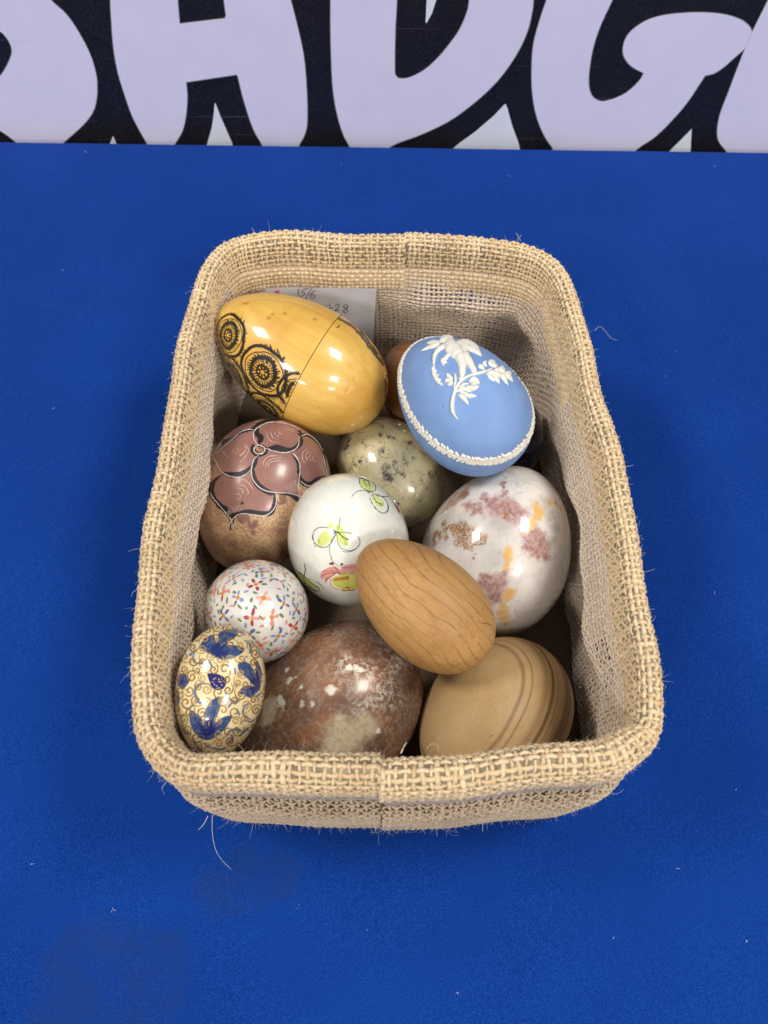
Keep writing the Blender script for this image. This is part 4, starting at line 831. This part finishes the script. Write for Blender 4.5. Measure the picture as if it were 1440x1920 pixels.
own(part_weave('inner_hem', hem, iL, iR, .0027, JUTE))
# seams: dark brown strips along the cloth laps
for c in (s_near, s_far):
    pts = [cuff.pos(np.array([c]), np.array([v]))[0]+cuff.frame(np.array([c]), np.array([v]))[0]*.0004 for v in np.linspace(0, cuff.L, 26)]
    V = []; 
    for p_ in pts: V += [p_+np.array([-.0004, 0, 0]), p_+np.array([.0004, 0, 0])]
    own(mesh('seam', V, [(2*i, 2*i+1, 2*i+3, 2*i+2) for i in range(25)], plain('dark_seam_thread', lin(120, 94, 60), .9), bk))
pts = [outer.pos(np.array([s_near-.0002]), np.array([v]))[0]+np.array([0, -.0006, 0]) for v in np.linspace(0, outer.L, 30)]; V = []
for p_ in pts: V += [p_+np.array([-.0004, 0, 0]), p_+np.array([.0004, 0, 0])]
own(mesh('seam', V, [(2*i, 2*i+1, 2*i+3, 2*i+2) for i in range(29)], plain('wall_seam_thread', lin(92, 72, 50), .9), bk))
# loose fibres
def fibres(name, items, rad, mat, nseg=5):
    VV = []; FF = []; off = 0; th = np.array([0, 2.09, 4.19])
    for base, d0, L, curl in items:
        p = np.array(base, float); d = np.array(d0, float); d /= np.linalg.norm(d); pts = [p.copy()]; cdir = rng.normal(size=3)*curl
        for _ in range(nseg): d = d+cdir/nseg+rng.normal(size=3)*.12; d /= np.linalg.norm(d); p = p+d*L/nseg; pts.append(p.copy())
        pts = np.array(pts); T = np.gradient(pts, axis=0); T /= np.linalg.norm(T, axis=1)[:, None]; N = np.cross(T, [.3, .5, .8]); N /= np.linalg.norm(N, axis=1)[:, None]; B = np.cross(T, N)
        rr = rad*np.linspace(1, .35, nseg+1)[:, None, None]; V = pts[:, None]+(N[:, None]*np.cos(th)[None, :, None]+B[:, None]*np.sin(th)[None, :, None])*rr
        VV.append(V.reshape(-1, 3)); FF.append(grid_faces(nseg+1, 3, False, True)+off); off += (nseg+1)*3
    return own(mesh(name, np.vstack(VV), np.vstack(FF), mat, bk))
HAIR = plain('jute_fibre', lin(236, 226, 200), .8, .2)
it = []
for st, n, L0 in ((cuff, 5200, .0020), (outer, 2600, .0030), (lining, 1200, .0025)):
    s = rng.uniform(0, PER, n); v = rng.uniform(0, st.L, n); p = st.pos(s, v); N = st.frame(s, v)
    if st is outer: v[:n//3] = rng.uniform(0, .006, n//3); p = st.pos(s, v)
    sg = INW(st) if st is not cuff else (-1. if cuff.frame(np.array([s_far]), np.array([cuff.L*.48]))[0][2] < 0 else 1.)
    if st is outer: sg = -sg
    for a in range(n):
        t = rng.normal(size=3); out = N[a]*sg; 
        it.append((p[a]+out*.0006, out*rng.uniform(.2, 1.2)+t*.8, L0*rng.uniform(.5, 1.7)*(2.2 if rng.random() < .05 else 1), 1.5))
fo = fibres('stray_fibres', it, .00006, HAIR); fo['kind'] = 'stuff'
def thread(pix, z0, z1, rad=.00011, name='loose_thread'):
    zz = np.linspace(z0, z1, len(pix)); pts = np.array([at_z(np.array(float(x)), np.array(float(y)), z) for (x, y), z in zip(pix, zz)]); pts = catmull(pts, 5)
    T = np.gradient(pts, axis=0); T /= np.linalg.norm(T, axis=1)[:, None]; N = np.cross(T, [.3, .5, .8]); N /= np.linalg.norm(N, axis=1)[:, None]; B = np.cross(T, N); th = np.linspace(0, 6.283, 5, endpoint=False)
    V = pts[:, None]+(N[:, None]*np.cos(th)[None, :, None]+B[:, None]*np.sin(th)[None, :, None])*rad*np.linspace(1, .5, len(pts))[:, None, None]
    own(mesh(name, V.reshape(-1, 3), grid_faces(len(pts), 5, False, True), HAIR, bk))
thread([(398, 1528), (398, 1560), (404, 1592), (418, 1615), (434, 1630)], .02, .004)
thread([(390, 1530), (382, 1545), (372, 1556)], .02, .004, .00018); thread([(312, 1466), (304, 1478), (308, 1490)], .1, .085, .0001)
thread([(970, 452), (972, 444), (968, 437)], .12, .13, .0002); thread([(976, 452), (974, 446), (978, 440)], .12, .127, .00015)
thread([(474, 440), (476, 434), (472, 427)], .122, .13, .00015); thread([(1115, 620), (1124, 612), (1134, 620), (1146, 634), (1158, 638)], .02, .002, .00012)
thread([(1170, 876), (1188, 872)], .1, .1, .00012); thread([(800, 1405), (808, 1395), (820, 1398), (822, 1410)], .121, .118, .00005); thread([(560, 1425), (575, 1415), (592, 1420)], .121, .119, .00012)
thread([(268, 1100), (250, 1110), (246, 1120)], .11, .1, .0001); thread([(905, 1535), (905, 1560)], .012, .003, .00012); thread([(1080, 1510), (1102, 1512)], .02, .02, .0001); thread([(752, 1412), (757, 1400), (762, 1392)], .121, .126, .00022)

# ------------------------------------------------------------------ paper note behind the yellow egg
PC = np.array([(497, 540), (600, 537), (706, 541), (699, 650), (598, 690), (505, 690)], float)
y0 = .3425
def at_y(x, y, out=0.):
    d = ray(x, y); z = CAMP[2]+d[..., 2]*(y0/d[..., 1]); yy = y0-.10*(.095-z)*.6-out; t = yy/d[..., 1]; return CAMP+d*t[..., None]
pn = empty('paper_note', tuple(at_y(np.array(600.), np.array(640.))))
tag(pn, 'white paper slip with handwritten numbers tucked behind the yellow egg at the far wall', 'paper')
LOC = -np.array(pn.location)
nu, nv = 16, 10; V = []
for sgn in (0, .0003):
    for i in range(nu):
        for j in range(nv):
            a = i/(nu-1); b = j/(nv-1); top = PC[0]*(1-a)+PC[2]*a+np.array([0, -1.5*math.sin(a*3.14)]); bot = PC[5]*(1-a)+PC[3]*a; q = top*(1-b)+bot*b
            V.append(at_y(q[0:1], q[1:2], -sgn+.0006*math.sin(a*5))[0]+LOC)
f1 = grid_faces(nu, nv); f2 = grid_faces(nu, nv, off=nu*nv)[:, ::-1]
k = NT('white_paper'); n = k.noise(60, 3); PAP = k.set(col=k.mix(k.ss(n, .3, .7), lin(212, 212, 218), lin(204, 203, 208)), rough=.7, spec=.2)
mesh('paper_sheet', V, np.vstack([f1, f2]), PAP, pn)
INK = plain('grey_pencil', lin(70, 68, 70), .6); RED = plain('red_print', lin(206, 70, 66), .6)
def write(name, strokes, mat, wd, conv):
    VV = []; FF = []; off = 0
    for st in strokes:
        P = catmull(conv(st), 5) if len(st) > 2 else np.array([conv(st)[0]*(1-t)+conv(st)[1]*t for t in np.linspace(0, 1, 4)])
        t = np.gradient(P, axis=0); t /= np.linalg.norm(t, axis=1)[:, None]+1e-9; n = np.stack([-t[:, 1], t[:, 0]], -1)*wd/2
        a = (P[:, 0]-497)/209; o_ = .00025+.0006*np.sin(a*5)
        L = np.array([at_y(np.array([p[0]]), np.array([p[1]]), oo)[0] for p, oo in zip(P+n, o_)]); R_ = np.array([at_y(np.array([p[0]]), np.array([p[1]]), oo)[0] for p, oo in zip(P-n, o_)])
        V = np.stack([L, R_], 1).reshape(-1, 3)+LOC; VV.append(V); FF.append(grid_faces(len(P), 2, False, False)+off); off += len(V)
    mesh(name, np.vstack(VV), np.vstack(FF), mat, pn)
cvt = lambda s: cv(s, 490, 530, 6.26)
write('handwriting', [[(438, 70), (432, 110), (440, 152)], [(555, 68), (512, 76), (482, 95), (480, 116), (510, 120), (500, 142), (463, 170)], [(600, 55), (558, 120), (518, 192)], [(632, 88), (585, 130), (574, 162), (598, 186), (630, 162), (612, 140), (580, 148)],
    [(770, 262), (766, 290)], [(805, 248), (800, 275), (812, 310)], [(795, 302), (836, 296)], [(868, 272), (898, 250), (913, 265), (892, 308), (860, 332), (908, 325)], [(1015, 268), (985, 258), (965, 284), (1000, 302), (1015, 330), (985, 352), (963, 334), (1002, 302), (1022, 272)]], INK, 1.25, cvt)
write('red_print', [[(150, 100), (215, 96)], [(160, 112), (210, 108)], [(165, 126), (205, 122)], [(180, 94), (176, 132)], [(200, 96), (206, 132)]], RED, 1.3, cvt)

# ------------------------------------------------------------------ specks of lint on the cloth
it = []
for x, y, s_ in [(160, 285, 2.2), (1341, 312, 2), (118, 508, 2), (1268, 658, 1.4), (1248, 705, 1), (640, 310, 1.2), (100, 765, 1.5), (88, 1148, 1.2), (60, 1620, 1.2), (212, 1705, 1.5), (775, 1630, 1.6), (1273, 1628, 1.4), (690, 1745, 1.3), (1400, 1765, 1.2), (1380, 1480, 1), (955, 330, 1), (1180, 560, 1), (40, 980, 1.1), (1340, 1110, 1), (560, 1700, 1), (860, 1860, 1.2), (1150, 1760, 1)]:
    p = at_z(np.array(float(x)), np.array(float(y)), 0.0004)
    for _ in range(3): it.append((p+np.array([.003, .205, 0])*0+rng.normal(size=3)*.0002*[1, 1, .1], [*rng.normal(size=2), .15], s_*.0006, 2.))
VV = []; FF = []; off = 0; th = np.array([0, 2.09, 4.19])
for base, d0, L, curl in it:
    p = np.array(base); d = np.array(d0); d /= np.linalg.norm(d); pts = [p.copy()]
    for _ in range(4): d = d+rng.normal(size=3)*.6*[1, 1, .1]; d /= np.linalg.norm(d); p = p+d*L/3; p[2] = max(p[2], .0002); pts.append(p.copy())
    pts = np.array(pts); T = np.gradient(pts, axis=0); T /= np.linalg.norm(T, axis=1)[:, None]+1e-9; N = np.cross(T, [.3, .5, .8]); B = np.cross(T, N)
    VV.append((pts[:, None]+(N[:, None]*np.cos(th)[None, :, None]+B[:, None]*np.sin(th)[None, :, None])*.00012).reshape(-1, 3)); FF.append(grid_faces(5, 3, False, True)+off); off += 15
tag(mesh('lint', np.vstack(VV), np.vstack(FF), plain('pale_lint', lin(180, 190, 220), .9)), 'tiny pale specks of lint scattered on the blue tablecloth', 'lint', kind='stuff')
tag(bk, 'natural burlap basket with thick woven rim, holding the pile of decorative eggs', 'basket')
